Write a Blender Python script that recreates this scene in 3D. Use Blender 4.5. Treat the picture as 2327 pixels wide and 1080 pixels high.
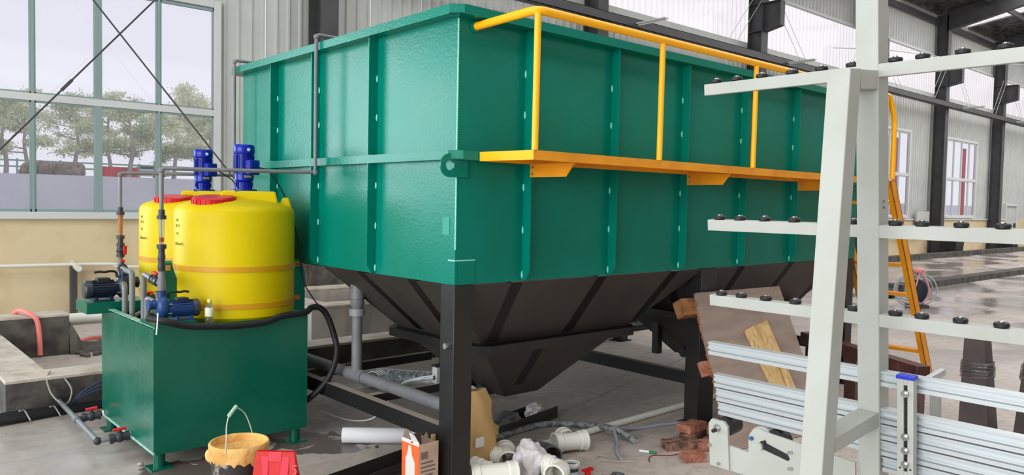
import bpy, bmesh, math, random
from mathutils import Vector, Matrix
R = math.radians
PI = math.pi
rnd = random.Random(7)
SC = bpy.context.scene
C = SC.collection
for o in list(bpy.data.objects):
    bpy.data.objects.remove(o)

# ------------------------------------------------------------------ camera
YAW, PITCH, ROLL = R(48.48), R(-2.495), R(1.107)
fw = Vector((math.cos(YAW), math.sin(YAW), 0)); rt = Vector((math.sin(YAW), -math.cos(YAW), 0)); up = Vector((0, 0, 1))
cf = fw * math.cos(PITCH) + up * math.sin(PITCH); cu = up * math.cos(PITCH) - fw * math.sin(PITCH)
cr = rt * math.cos(ROLL) + cu * math.sin(ROLL); cu2 = cu * math.cos(ROLL) - rt * math.sin(ROLL)
cam = bpy.data.cameras.new('camera'); camo = bpy.data.objects.new('camera', cam); C.objects.link(camo)
m = Matrix((cr, cu2, -cf)).transposed().to_4x4(); m.translation = Vector((0, 0, 1.55)); camo.matrix_world = m
cam.sensor_width = 36; cam.sensor_fit = 'HORIZONTAL'; cam.lens = 36 * 1778.0 / 2327; cam.clip_start = .05; cam.clip_end = 400
SC.camera = camo
# ------------------------------------------------------------------ world, lights, exposure
SC.view_settings.view_transform = 'Standard'; SC.view_settings.look = 'None'
SC.view_settings.exposure = 0.0; SC.view_settings.gamma = 1.0; SC.view_settings.use_curve_mapping = False
w = bpy.data.worlds.new('overcast'); SC.world = w; w.use_nodes = True
bg = w.node_tree.nodes['Background']; bg.inputs[0].default_value = (.81, .80, .85, 1); bg.inputs[1].default_value = 1.3

def area(name, loc, direc, sx, sy, power, col=(1, 1, 1)):
    l = bpy.data.lights.new(name, 'AREA'); l.shape = 'RECTANGLE'; l.size = sx; l.size_y = sy; l.energy = power; l.color = col
    o = bpy.data.objects.new(name, l); C.objects.link(o); o.location = loc
    o.rotation_euler = Vector(direc).to_track_quat('-Z', 'Y').to_euler()
    return o
area('doorway_fill', (-8.6, 0.5, 3.0), (1, .1, 0), 11, 5.2, 1250, (.97, 1, .99))  # added area lamp at the unseen doorway, brightens the tank end
area('window_fill', (-3.4, 11.15, 2.8), (0, -1, 0), 5.4, 2.9, 420, (.76, .96, 1))  # added lamp before the unseen window, gives the tank end its sheen
area('front_fill', (8.0, -11.6, 5.0), (0, 1, -.1), 30, 2.5, 110, (1, .99, .97))  # added weak fill lamp along the unseen opposite wall
area('overhead_fill', (10, 2, 9.3), (0, 0, -1), 34, 9, 1900, (1, .985, .97))  # added lamp hung under the roof to lift floor and walls
area('overhead_fill_far', (36, 3, 9.0), (0, 0, -1), 20, 12, 2300, (1, .985, .97))  # second added overhead lamp, brightens the far floor and wall

# ------------------------------------------------------------------ helpers
def lin(c):
    out = []
    for v in c:
        v /= 255.0
        out.append(v / 12.92 if v <= .04045 else ((v + .055) / 1.055) ** 2.4)
    return tuple(out) + (1,)

MATS = {}
def mat(name, col, rough=.5, metal=0., col2=None, scale=6., lo=.4, hi=.65, bump=0., bscale=40., coat=0., rough2=None, stretch=None, trans=0., ior=1.45, spec=.5):
    if name in MATS: return MATS[name]
    m = bpy.data.materials.new(name); m.use_nodes = True; MATS[name] = m
    nt = m.node_tree; N = nt.nodes; L = nt.links; b = N['Principled BSDF']
    b.inputs['Base Color'].default_value = lin(col); b.inputs['Roughness'].default_value = rough; b.inputs['Metallic'].default_value = metal
    b.inputs['Coat Weight'].default_value = coat; b.inputs['Transmission Weight'].default_value = trans; b.inputs['IOR'].default_value = ior
    b.inputs['Specular IOR Level'].default_value = spec
    tc = N.new('ShaderNodeTexCoord'); src = tc.outputs['Object']
    if stretch:
        mp = N.new('ShaderNodeMapping'); mp.inputs['Scale'].default_value = stretch; L.new(src, mp.inputs[0]); src = mp.outputs[0]
    if col2 is not None or rough2 is not None:
        n = N.new('ShaderNodeTexNoise'); n.inputs['Scale'].default_value = scale; n.inputs['Detail'].default_value = 6; L.new(src, n.inputs['Vector'])
        r = N.new('ShaderNodeMapRange'); r.inputs[1].default_value = lo; r.inputs[2].default_value = hi; L.new(n.outputs[0], r.inputs[0])
        if col2 is not None:
            mx = N.new('ShaderNodeMix'); mx.data_type = 'RGBA'; mx.inputs[6].default_value = lin(col); mx.inputs[7].default_value = lin(col2)
            L.new(r.outputs[0], mx.inputs[0]); L.new(mx.outputs[2], b.inputs['Base Color'])
        if rough2 is not None:
            q = N.new('ShaderNodeMapRange'); q.inputs[3].default_value = rough; q.inputs[4].default_value = rough2
            L.new(r.outputs[0], q.inputs[0]); L.new(q.outputs[0], b.inputs['Roughness'])
    if bump:
        n2 = N.new('ShaderNodeTexNoise'); n2.inputs['Scale'].default_value = bscale; n2.inputs['Detail'].default_value = 4; L.new(src, n2.inputs['Vector'])
        bp = N.new('ShaderNodeBump'); bp.inputs['Strength'].default_value = bump; bp.inputs['Distance'].default_value = .02
        L.new(n2.outputs[0], bp.inputs['Height']); L.new(bp.outputs[0], b.inputs['Normal'])
    return m

def clearmat(name, tint=(235, 240, 242), dusty=.12, tr=.85):
    """thin see-through sheet: transparent + gloss + a little diffuse dust"""
    m = bpy.data.materials.new(name); m.use_nodes = True; MATS[name] = m
    nt = m.node_tree; N = nt.nodes; L = nt.links; N.remove(N['Principled BSDF']); out = N['Material Output']
    t = N.new('ShaderNodeBsdfTransparent'); t.inputs[0].default_value = lin(tint)
    g = N.new('ShaderNodeBsdfGlossy'); g.inputs['Roughness'].default_value = .05; g.inputs[0].default_value = (.8, .8, .8, 1)
    d = N.new('ShaderNodeBsdfTranslucent'); d.inputs[0].default_value = (.85, .85, .85, 1)
    m1 = N.new('ShaderNodeMixShader'); m1.inputs[0].default_value = .05; L.new(t.outputs[0], m1.inputs[1]); L.new(g.outputs[0], m1.inputs[2])
    m2 = N.new('ShaderNodeMixShader'); m2.inputs[0].default_value = dusty; L.new(m1.outputs[0], m2.inputs[1]); L.new(d.outputs[0], m2.inputs[2])
    L.new(m2.outputs[0], out.inputs[0]); return m

green = mat('tank_green_paint', (0, 118, 100), .22, col2=(0, 124, 108), scale=2.5, bump=.07, bscale=60, rough2=.27, spec=.22)
teal = mat('teal_paint', (0, 140, 120), .4)
boxgreen = mat('box_green_paint', (0, 92, 72), .22, col2=(4, 98, 78), scale=3, bump=.06, bscale=20, rough2=.35)
weldm = mat('weld_paint', (130, 215, 200), .35)
black = mat('black_paint', (28, 27, 28), .42, col2=(36, 34, 33), scale=4, bump=.05, bscale=30)
def dusty(name, col, dust, lo=.6, hi=.95, amt=.75):
    m = mat(name, col, .45); nt = m.node_tree; N = nt.nodes; L = nt.links; b = N['Principled BSDF']
    g_ = N.new('ShaderNodeNewGeometry'); s_ = N.new('ShaderNodeSeparateXYZ'); L.new(g_.outputs['True Normal'], s_.inputs[0])
    r_ = N.new('ShaderNodeMapRange'); r_.inputs[1].default_value = lo; r_.inputs[2].default_value = hi; r_.inputs[4].default_value = amt; L.new(s_.outputs[2], r_.inputs[0])
    mx = N.new('ShaderNodeMix'); mx.data_type = 'RGBA'; mx.inputs[6].default_value = lin(col); mx.inputs[7].default_value = lin(dust); L.new(r_.outputs[0], mx.inputs[0]); L.new(mx.outputs[2], b.inputs['Base Color'])
    q_ = N.new('ShaderNodeMapRange'); q_.inputs[3].default_value = .42; q_.inputs[4].default_value = .9; L.new(r_.outputs[0], q_.inputs[0]); L.new(q_.outputs[0], b.inputs['Roughness'])
    return m
blackdust = dusty('black_paint_with_settled_dust', (28, 27, 28), (168, 156, 146))
yellowp = mat('yellow_rail_paint', (255, 182, 8), .38)
orangep = mat('orange_walkway_paint', (240, 158, 20), .45, col2=(225, 140, 15), scale=5)
tanky = mat('yellow_plastic', (212, 188, 0), .42, col2=(206, 182, 0), scale=3, spec=.2)
strapm = mat('strap_paint', (204, 146, 8), .4)
redp = mat('red_plastic', (196, 12, 24), .35)
bluem = mat('blue_motor_paint', (8, 32, 156), .28, spec=.4)
bluep = mat('blue_pump_paint', (26, 64, 120), .4)
darkblue = mat('dark_blue_pump_paint', (22, 34, 58), .4)
pvcg = mat('grey_pvc', (118, 120, 124), .4, col2=(108, 110, 114), scale=8)
pvcd = mat('dark_pvc', (48, 52, 60), .4)
pvcw = mat('white_pvc', (228, 228, 220), .4)
rubber = mat('black_rubber', (26, 26, 30), .5, bump=.2, bscale=120)
cable = mat('black_cable', (24, 26, 30), .5)
whitep = mat('cream_white_paint', (176, 178, 173), .42, col2=(170, 172, 165), scale=5)
alum = mat('extruded_aluminium', (196, 202, 206), .38, .6)
steel = mat('bright_steel', (190, 190, 188), .25, .9)
darksteel = mat('dark_structural_steel', (74, 74, 76), .5, col2=(64, 64, 66), scale=3)
concrete = mat('kerb_concrete', (184, 174, 162), .8, col2=(160, 150, 140), scale=5, bump=.3, bscale=25)
conc_dark = mat('damp_concrete', (92, 88, 82), .7, col2=(58, 56, 54), scale=5, bump=.4, bscale=18)
cream = mat('cream_render', (214, 196, 160), .8, col2=(196, 176, 138), scale=2.2, lo=.5, hi=.75, bump=.15, bscale=12)
clad = mat('grey_cladding_sheet', (196, 199, 196), .38, col2=(188, 191, 189), scale=2)
upvc = mat('window_frame_upvc', (205, 208, 208), .45)
upvcg = mat('window_frame_green_grey', (136, 158, 156), .45)
glass = clearmat('window_glass', (246, 247, 250), .06)
clearp = clearmat('clear_plastic', (225, 230, 232), .25)
translu = clearmat('translucent_sheet', (255, 252, 250), .22)
brick = mat('red_brick', (150, 92, 74), .85, col2=(176, 122, 98), scale=18, bump=.5, bscale=40)
brickd = mat('brick_mortar_dark', (84, 62, 56), .9, col2=(150, 110, 90), scale=20, bump=.5)
ply = mat('plywood_face', (152, 134, 124), .7, col2=(138, 120, 110), scale=4, stretch=(1, 1, 4))
woodm = mat('raw_timber', (210, 180, 128), .7, col2=(184, 146, 92), scale=5, stretch=(8, 8, 1))
woodo = mat('board_edge_timber', (160, 112, 72), .8, col2=(120, 78, 50), scale=12)
brownp = mat('brown_steel_paint', (84, 48, 44), .35, col2=(62, 36, 34), scale=6)
film = clearmat('stretch_film', (225, 222, 220), .35)
kraft = mat('kraft_paper', (206, 168, 112), .75, col2=(196, 156, 102), scale=4, bump=.15, bscale=15)
paper = mat('white_paper', (230, 230, 236), .6)
plastbag = mat('white_plastic_bag', (232, 228, 232), .35, bump=.8, bscale=18, col2=(214, 208, 212), scale=8)

def floor_material():
    m = bpy.data.materials.new('worn_concrete_floor'); m.use_nodes = True
    nt = m.node_tree; N = nt.nodes; L = nt.links; b = N['Principled BSDF']
    geo = N.new('ShaderNodeNewGeometry'); pos = geo.outputs['Position']
    def noise(s, d, st=None):
        n = N.new('ShaderNodeTexNoise'); n.inputs['Scale'].default_value = s; n.inputs['Detail'].default_value = d
        if st:
            mp = N.new('ShaderNodeMapping'); mp.inputs['Scale'].default_value = st; L.new(pos, mp.inputs[0]); L.new(mp.outputs[0], n.inputs['Vector'])
        else: L.new(pos, n.inputs['Vector'])
        return n.outputs[0]
    def rng(s, a, c, x=0, y=1):
        r = N.new('ShaderNodeMapRange'); r.inputs[1].default_value = a; r.inputs[2].default_value = c; r.inputs[3].default_value = x; r.inputs[4].default_value = y
        L.new(s, r.inputs[0]); return r.outputs[0]
    def mixc(f, a, c):
        mx = N.new('ShaderNodeMix'); mx.data_type = 'RGBA'; L.new(f, mx.inputs[0])
        for k, v in ((6, a), (7, c)):
            if isinstance(v, tuple): mx.inputs[k].default_value = v
            else: L.new(v, mx.inputs[k])
        return mx.outputs[2]
    def math_(op, a, c):
        q = N.new('ShaderNodeMath'); q.operation = op; q.use_clamp = True
        for k, v in ((0, a), (1, c)):
            if isinstance(v, float): q.inputs[k].default_value = v
            else: L.new(v, q.inputs[k])
        return q.outputs[0]
    sep = N.new('ShaderNodeSeparateXYZ'); L.new(pos, sep.inputs[0]); X, Y = sep.outputs[0], sep.outputs[1]
    base = mixc(rng(noise(1.1, 8), .35, .7), lin((196, 186, 178)), lin((172, 162, 154)))
    base = mixc(rng(noise(14, 5), .45, .8), base, lin((156, 147, 140)))
    # damp zones: the hall beyond the tank, the corner by the green box
    far = rng(X, 7.5, 11.0); near = math_('MULTIPLY', rng(X, 1.9, 1.0), rng(Y, 6.6, 5.6))
    zone = math_('MAXIMUM', far, near)
    wet = math_('MULTIPLY', rng(noise(.55, 4, (1, 1.6, 1)), .40, .52), zone)
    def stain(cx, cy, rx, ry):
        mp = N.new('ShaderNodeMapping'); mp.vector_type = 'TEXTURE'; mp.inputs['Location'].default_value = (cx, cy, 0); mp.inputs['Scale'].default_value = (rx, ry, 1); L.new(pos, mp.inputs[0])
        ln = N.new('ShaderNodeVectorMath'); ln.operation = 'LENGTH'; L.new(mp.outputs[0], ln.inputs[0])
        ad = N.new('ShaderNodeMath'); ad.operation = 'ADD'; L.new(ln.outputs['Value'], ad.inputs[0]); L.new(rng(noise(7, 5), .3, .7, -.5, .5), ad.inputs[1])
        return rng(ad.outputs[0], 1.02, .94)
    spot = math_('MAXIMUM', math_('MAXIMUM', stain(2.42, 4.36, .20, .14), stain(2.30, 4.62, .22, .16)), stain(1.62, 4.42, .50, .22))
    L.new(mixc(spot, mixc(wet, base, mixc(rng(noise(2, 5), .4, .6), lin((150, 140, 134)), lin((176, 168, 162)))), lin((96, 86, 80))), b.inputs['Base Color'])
    r = N.new('ShaderNodeMapRange'); r.inputs[3].default_value = .62; r.inputs[4].default_value = .12; L.new(wet, r.inputs[0])
    r2 = N.new('ShaderNodeMix'); L.new(spot, r2.inputs[0]); L.new(r.outputs[0], r2.inputs[2]); r2.inputs[3].default_value = .3; L.new(r2.outputs[0], b.inputs['Roughness'])
    bp = N.new('ShaderNodeBump'); bp.inputs['Strength'].default_value = .12; bp.inputs['Distance'].default_value = .01
    L.new(noise(30, 4), bp.inputs['Height']); L.new(bp.outputs[0], b.inputs['Normal'])
    return m
floorm = floor_material()

class MB:
    """collects shapes as one mesh"""
    def __init__(s): s.v = []; s.f = []
    def add(s, vs, fs, M=None):
        k = len(s.v)
        s.v += [tuple(M @ Vector(p)) if M else tuple(p) for p in vs]
        s.f += [tuple(i + k for i in f) for f in fs]; return s
    def box(s, a, b, M=None):
        x0, y0, z0 = a; x1, y1, z1 = b
        return s.add([(x0, y0, z0), (x1, y0, z0), (x1, y1, z0), (x0, y1, z0), (x0, y0, z1), (x1, y0, z1), (x1, y1, z1), (x0, y1, z1)],
                     [(3, 2, 1, 0), (4, 5, 6, 7), (0, 1, 5, 4), (1, 2, 6, 5), (2, 3, 7, 6), (3, 0, 4, 7)], M)
    def prism(s, pts, h0, h1, M=None, axis='z'):
        n = len(pts); f = {'z': lambda p, h: (p[0], p[1], h), 'x': lambda p, h: (h, p[0], p[1]), 'y': lambda p, h: (p[0], h, p[1])}[axis]
        vs = [f(p, h0) for p in pts] + [f(p, h1) for p in pts]
        return s.add(vs, [tuple(range(n - 1, -1, -1)), tuple(range(n, 2 * n))] + [(i, (i + 1) % n, n + (i + 1) % n, n + i) for i in range(n)], M)
    def cyl(s, p0, p1, r, n=16, r1=None, cap=True, M=None):
        p0 = Vector(p0); p1 = Vector(p1); d = (p1 - p0).normalized(); a = d.orthogonal().normalized(); b = d.cross(a); r1 = r if r1 is None else r1
        vs = [p0 + (a * math.cos(2 * PI * i / n) + b * math.sin(2 * PI * i / n)) * r for i in range(n)] + [p1 + (a * math.cos(2 * PI * i / n) + b * math.sin(2 * PI * i / n)) * r1 for i in range(n)]
        fs = [(i, (i + 1) % n, n + (i + 1) % n, n + i) for i in range(n)]
        if cap: fs += [tuple(range(n - 1, -1, -1)), tuple(range(n, 2 * n))]
        return s.add(vs, fs, M)
    def tube(s, pts, r, n=10, smooth=4, M=None, closed=False, rad=None, cap=True):
        P = [Vector(p) for p in pts]
        if smooth > 1 and len(P) > 2:
            Q = []; m = len(P); rng_ = range(m if closed else m - 1)
            RR = [] if rad else None
            for i in rng_:
                p0, p1, p2, p3 = (P[(i - 1) % m] if closed or i else P[0]), P[i], P[(i + 1) % m], (P[(i + 2) % m] if closed or i + 2 < m else P[-1])
                for k in range(smooth):
                    t = k / smooth
                    Q.append(.5 * ((2 * p1) + (-p0 + p2) * t + (2 * p0 - 5 * p1 + 4 * p2 - p3) * t * t + (-p0 + 3 * p1 - 3 * p2 + p3) * t ** 3))
                    if rad: RR.append(rad[i] * (1 - t) + rad[(i + 1) % m] * t)
            if not closed:
                Q.append(P[-1])
                if rad: RR.append(rad[-1])
            P = Q; rad = RR
        m = len(P); vs = []; prev = None
        for i, p in enumerate(P):
            t = (P[(i + 1) % m] - P[i - 1]) if closed else (P[min(i + 1, m - 1)] - P[max(i - 1, 0)])
            t = t.normalized() if t.length > 1e-9 else Vector((0, 0, 1))
            if prev is None: a = t.orthogonal().normalized()
            else:
                a = prev - t * prev.dot(t); a = a.normalized() if a.length > 1e-6 else t.orthogonal().normalized()
            prev = a; b = t.cross(a); rr = rad[i] if rad else r
            vs += [p + (a * math.cos(2 * PI * k / n) + b * math.sin(2 * PI * k / n)) * rr for k in range(n)]
        fs = []
        for i in range(m if closed else m - 1):
            j = (i + 1) % m
            fs += [(i * n + k, i * n + (k + 1) % n, j * n + (k + 1) % n, j * n + k) for k in range(n)]
        if not closed and cap: fs += [tuple(range(n - 1, -1, -1)), tuple(range((m - 1) * n, m * n))]
        return s.add(vs, fs, M)
    def pipe(s, pts, r, n=14, bend=.04, M=None):
        """straight runs with short rounded elbows"""
        P = [Vector(p) for p in pts]; Q = [P[0]]
        for i in range(1, len(P) - 1):
            a = (P[i - 1] - P[i]).normalized(); b = (P[i + 1] - P[i]).normalized()
            p0 = P[i] + a * bend; p2 = P[i] + b * bend
            for t in (0, .25, .5, .75, 1): Q.append(p0 * (1 - t) ** 2 + P[i] * 2 * t * (1 - t) + p2 * t * t)
        Q.append(P[-1]); return s.tube(Q, r, n, smooth=1, M=M)
    def lathe(s, prof, n=32, M=None):
        vs = []; m = len(prof)
        for r, z in prof: vs += [(r * math.cos(2 * PI * k / n), r * math.sin(2 * PI * k / n), z) for k in range(n)]
        fs = [(i * n + k, i * n + (k + 1) % n, (i + 1) * n + (k + 1) % n, (i + 1) * n + k) for i in range(m - 1) for k in range(n)]
        fs.append(tuple(range(n - 1, -1, -1)))
        if prof[-1][0] > 1e-5: fs.append(tuple(range((m - 1) * n, m * n)))
        return s.add(vs, fs, M)
    def blob(s, c, rx, ry, rz, n=10, m=6, M=None):
        vs = [(c[0], c[1], c[2] - rz)]
        for j in range(1, m):
            t = -PI / 2 + PI * j / m
            vs += [(c[0] + rx * math.cos(t) * math.cos(2 * PI * k / n), c[1] + ry * math.cos(t) * math.sin(2 * PI * k / n), c[2] + rz * math.sin(t)) for k in range(n)]
        vs.append((c[0], c[1], c[2] + rz)); fs = [(0, 1 + (k + 1) % n, 1 + k) for k in range(n)]
        for j in range(m - 2): fs += [(1 + j * n + k, 1 + j * n + (k + 1) % n, 1 + (j + 1) * n + (k + 1) % n, 1 + (j + 1) * n + k) for k in range(n)]
        e = len(vs) - 1; fs += [(e, 1 + (m - 2) * n + k, 1 + (m - 2) * n + (k + 1) % n) for k in range(n)]
        return s.add(vs, fs, M)
    def mesh(s, name, mt, sub=(0, 0, 0), smooth=True):
        me = bpy.data.meshes.new(name)
        me.from_pydata([(x - sub[0], y - sub[1], z - sub[2]) for x, y, z in s.v], [], s.f)
        me.materials.append(mt)
        bm = bmesh.new(); bm.from_mesh(me); bmesh.ops.recalc_face_normals(bm, faces=bm.faces); bm.to_mesh(me); bm.free()
        if smooth:
            me.polygons.foreach_set('use_smooth', [True] * len(me.polygons)); me.set_sharp_from_angle(angle=R(38))
        return me
    def build(s, name, mt, parent=None, bevel=0, kind=None, label=None, smooth=True, local=False):
        off = Vector((0, 0, 0)); p = parent
        if not local:
            while p is not None: off += p.location; p = p.parent
        o = bpy.data.objects.new(name, s.mesh(name, mt, off, smooth)); C.objects.link(o)
        if parent is not None: o.parent = parent
        if bevel:
            b = o.modifiers.new('bevel', 'BEVEL'); b.width = bevel; b.segments = 2; b.limit_method = 'ANGLE'
        if kind: o['kind'] = kind
        if label: o['label'] = label
        return o

def tag(o, label, cat, group=None, kind=None):
    o['label'] = label; o['category'] = cat
    if group: o['group'] = group
    if kind: o['kind'] = kind
    return o
def thing(name, label, cat, loc=(0, 0, 0), rot=None, group=None, kind=None):
    o = bpy.data.objects.new(name, None); o.empty_display_size = .1; C.objects.link(o); o.location = loc
    if rot: o.rotation_euler = rot
    return tag(o, label, cat, group, kind)
def struct(o, label):
    o['kind'] = 'structure'; o['label'] = label; return o
def dup(root, loc=None, label=None, rotz=None):
    r = root.copy(); C.objects.link(r)
    if loc is not None: r.location = loc
    if rotz is not None: r.rotation_euler = (0, 0, rotz)
    if label: r['label'] = label
    def rec(a, b):
        for ch in list(a.children):
            c = ch.copy(); C.objects.link(c); c.parent = b; c.matrix_parent_inverse = ch.matrix_parent_inverse.copy(); rec(ch, c)
    rec(root, r); return r
def inst(me, name, parent, loc, rot=None, scale=None):
    o = bpy.data.objects.new(name, me); C.objects.link(o); o.parent = parent; o.location = loc
    if rot: o.rotation_euler = rot
    if scale: o.scale = scale
    return o

# ================================================================== FLOOR
fl = bpy.data.objects.new('floor', None); C.objects.link(fl); struct(fl, 'grey worn concrete floor with damp patches and saw-cut joints')
# slabs between the joints (joint line runs just outside the tank frame, slightly skewed to it)
XS = [-14, -6.5, 8.6, 16.0, 24.0, 32.0, 40.0, 60.0]
YS = [-13, -6, 12]
YS = [(-13., -13.), (-6., -6.), None, (13.5, 13.5)]
def jy(x): return 4.006 + (x - 3.949) * .287 if 3.9 > 99 else 4.006 + (x - 3.949) * .287
def slab(pts, nm='slab'):
    b = MB(); b.prism(pts, -.15, 0); return b.build(nm, floorm, fl, smooth=False)
g = .006
# near bay (around the tank): split by the skewed joint
xa, xb = -14, 8.6
slab([(xa, -13), (xb, -13), (xb, jy(xb) - g), (2.0, jy(2.0) - g), (2.0, 3.2), (xa, 3.2)])
slab([(xa, 3.2 + 2 * g), (2.0 - 2 * g, 3.2 + 2 * g), (2.0 - 2 * g, jy(2.0) + g), (2.0, jy(2.0) + g), (xb, jy(xb) + g), (xb, 13.5), (xa, 13.5)])
for i in range(2, len(XS) - 1):
    for (ya, yb) in ((-13, 0), (0, 7.4), (7.4, 13.5)):
        slab([(XS[i] + g, ya + g), (XS[i + 1] - g, ya + g), (XS[i + 1] - g, yb - g), (XS[i] + g, yb - g)])
MB().box((-14, -13, -.3), (60, 13.4, -.16)).build('subfloor', conc_dark, fl)

# ================================================================== BACK WALL
YW = 11.3
COLX = [-6.45, -.3, 5.85, 12.0, 18.1, 24.2, 30.4, 36.55, 42.7, 48.9]
wall = bpy.data.objects.new('wall_back', None); C.objects.link(wall); struct(wall, 'long wall of cream render below and grey corrugated cladding above')
for i in range(-1, len(COLX) - 1):
    x0 = -13 if i < 0 else COLX[i]; x1 = COLX[i + 1]
    segs = [(x0, x1)]
    if i == 7: segs = [(x0, 38.55), (40.1, x1)]
    for a, b in segs: MB().box((a, YW + .02, -.1), (b, YW + .30, 1.25)).build('render_panel', cream, wall)
cpm = {}
def cladsheet(x0, x1, z0, z1, mt, nm, pitch=.2, y=YW + .10):
    wd = round(x1 - x0, 3); h = round(z1 - z0, 3); key = (wd, h, nm)
    if key not in cpm:
        b = MB(); n = max(1, round(wd / pitch)); p = wd / n; pts = []
        for k in range(n):
            xk = k * p
            pts += [(xk, 0), (xk + p * .68, 0), (xk + p * .76, -.028), (xk + p * .92, -.028)]
        pts.append((wd, 0))
        m = len(pts); vs = [(px, py, 0) for px, py in pts] + [(px, py, h) for px, py in pts]
        b.add(vs, [(i, i + 1, m + i + 1, m + i) for i in range(m - 1)])
        me = b.mesh(nm, mt, smooth=False); cpm[key] = me
    return inst(cpm[key], nm, wall, (x0, y, z0))
def clad_range(x0, x1, z0, z1, mt=clad, nm='cladding_panel', wd=1.0):
    n = max(1, round((x1 - x0) / wd)); p = (x1 - x0) / n
    for k in range(n): cladsheet(x0 + k * p + .004, x0 + (k + 1) * p - .004, z0, z1, mt, nm)
WIN = []   # window openings x0,x1,z0,z1
Z0, ZB, ZC, ZT = 1.25, 5.80, 7.22, 8.70
WL = [(-6.25, -.5, 1.30, 4.27), (-.28, 4.27, 1.30, 4.27)]
WR = [(25.2, 28.35, 1.36, 4.28), (31.75, 34.85, 1.36, 4.30)]
clad_range(-13, -6.25, Z0, ZB); clad_range(-.5, -.28, Z0, ZB); clad_range(-6.25, -.5, 4.27, ZB); clad_range(-.28, 4.27, 4.27, ZB)
clad_range(4.27, 5.85, Z0, ZB); clad_range(5.85, 25.2, Z0, ZB)
clad_range(28.35, 31.75, Z0, ZB); clad_range(34.85, 38.55, Z0, ZB); clad_range(40.1, 48.9, Z0, ZB); clad_range(38.55, 40.1, 1.95, ZB)
for a, b, c, d in WR: clad_range(a, b, d, ZB); clad_range(a, b, Z0, c)
clad_range(-13, 48.9, ZC, ZT + .1)
clad_range(-13, 8, ZB, ZC)
clad_range(8, 48.9, ZB, ZC, translu, 'rooflight_sheet', 1.0)
MB().box((8, YW + .03, ZC - .05), (48.9, YW + .12, ZC + .03)).build('flashing', upvc, wall)
MB().box((-13, YW - .03, 1.235), (38.55, YW + .12, 1.275)).build('sill_flashing', upvc, wall)
# girts on the inside of the sheet
for z in (8.37,):
    MB().box((8, YW - .08, z - .09), (48.9, YW + .05, z + .09)).build('girt', darksteel, wall)
MB().box((8, YW - .02, 5.60), (48.9, YW + .04, 5.80)).build('lower_girt', clad, wall)

# ---- windows
def window(nm, x0, x1, z0, z1, xm, zm, wide=(), fm=upvc, fm2=None, fr=.07, label=''):
    W = bpy.data.objects.new(nm, None); C.objects.link(W); W.location = (x0, YW, z0); struct(W, label)
    y0, y1 = YW - .02, YW + .08
    b = MB(); b.box((x0 - .08, y0, z0 - .06), (x0 + .02, y1, z1 + .08)); b.box((x1 - .02, y0, z0 - .06), (x1 + .08, y1, z1 + .08))
    b.box((x0 + .02, y0, z1 - .02), (x1 - .02, y1, z1 + .08)); b.box((x0 + .02, y0 - .03, z0 - .06), (x1 - .02, y1, z0 + .03)); b.build('window_frame', fm, W, bevel=.006)
    xs = [x0] + xm + [x1]; zs = [z0] + zm + [z1]
    for x in xm:
        h = .045 if x in wide else .018
        MB().box((x - h, YW, z0 + .03), (x + h, YW + .07, z1 - .02)).build('mullion', fm2 or fm, W, bevel=.004)
    for z in zm:
        MB().box((x0 + .02, YW - .005, z - .045), (x1 - .02, YW + .075, z + .045)).build('transom', fm, W, bevel=.004)
    for i in range(len(xs) - 1):
        for j in range(len(zs) - 1):
            a, c = xs[i] + .02, xs[i + 1] - .02; p, q = zs[j] + .035, zs[j + 1] - .035
            MB().box((a, YW + .03, p), (c, YW + .036, q)).build('pane', glass, W)
            s = MB()
            for bb in (((a - .01, YW + .01, p - .01), (a + .014, YW + .06, q + .01)), ((c - .014, YW + .01, p - .01), (c + .01, YW + .06, q + .01)),
                       ((a, YW + .01, p - .01), (c, YW + .06, p + .03)), ((a, YW + .01, q - .03), (c, YW + .06, q + .01))): s.box(*bb)
            s.build('sash', fm2 or fm, W)
    return W
window('window_1', -.28, 4.27, 1.30, 4.27, [.50, 1.24, 2.005, 2.748, 3.505], [2.76], wide=(1.24, 2.748), fm2=upvcg, label='large gridded window behind the yellow dosing tanks')
window('window_2', -6.25, -.5, 1.30, 4.27, [-5.5, -4.75, -4.0, -3.4, -2.7, -2.0, -1.25], [2.76], fm2=upvcg, label='gridded window further left on the long wall')
window('window_3', 25.2, 28.35, 1.36, 4.28, [25.98, 26.77, 27.56], [2.80], label='first of the two narrow far windows, nearer the white rack post')
window('window_4', 31.75, 34.85, 1.36, 4.30, [32.5, 33.3, 34.1], [2.80], label='second far window between two dark columns')
# red strips standing right outside the far windows
for x, l in ((27.93, 'red painted post outside the nearer of the two far windows'), (34.40, 'red painted post outside the farther of the two far windows')):
    tag(MB().box((x, YW + .32, 0), (x + .25, YW + .42, 4.1)).build('red_post', redp), l, 'post')

# door in the far bay
D = bpy.data.objects.new('door_1', None); C.objects.link(D); D.location = (38.55, YW, 0); struct(D, 'grey door with a light frame in the far bay of the long wall')
b = MB(); b.box((38.55, YW - .05, 0), (38.66, YW + .12, 1.95)); b.box((39.99, YW - .05, 0), (40.1, YW + .12, 1.95)); b.box((38.66, YW - .05, 1.85), (39.99, YW + .12, 1.95)); b.build('door_frame', upvc, D)
MB().box((38.66, YW + .02, .02), (39.99, YW + .07, 1.85)).build('door_leaf', clad, D)
MB().box((39.84, YW - .06, .9), (39.88, YW + .02, 1.1)).build('door_handle', darksteel, D)

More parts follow.
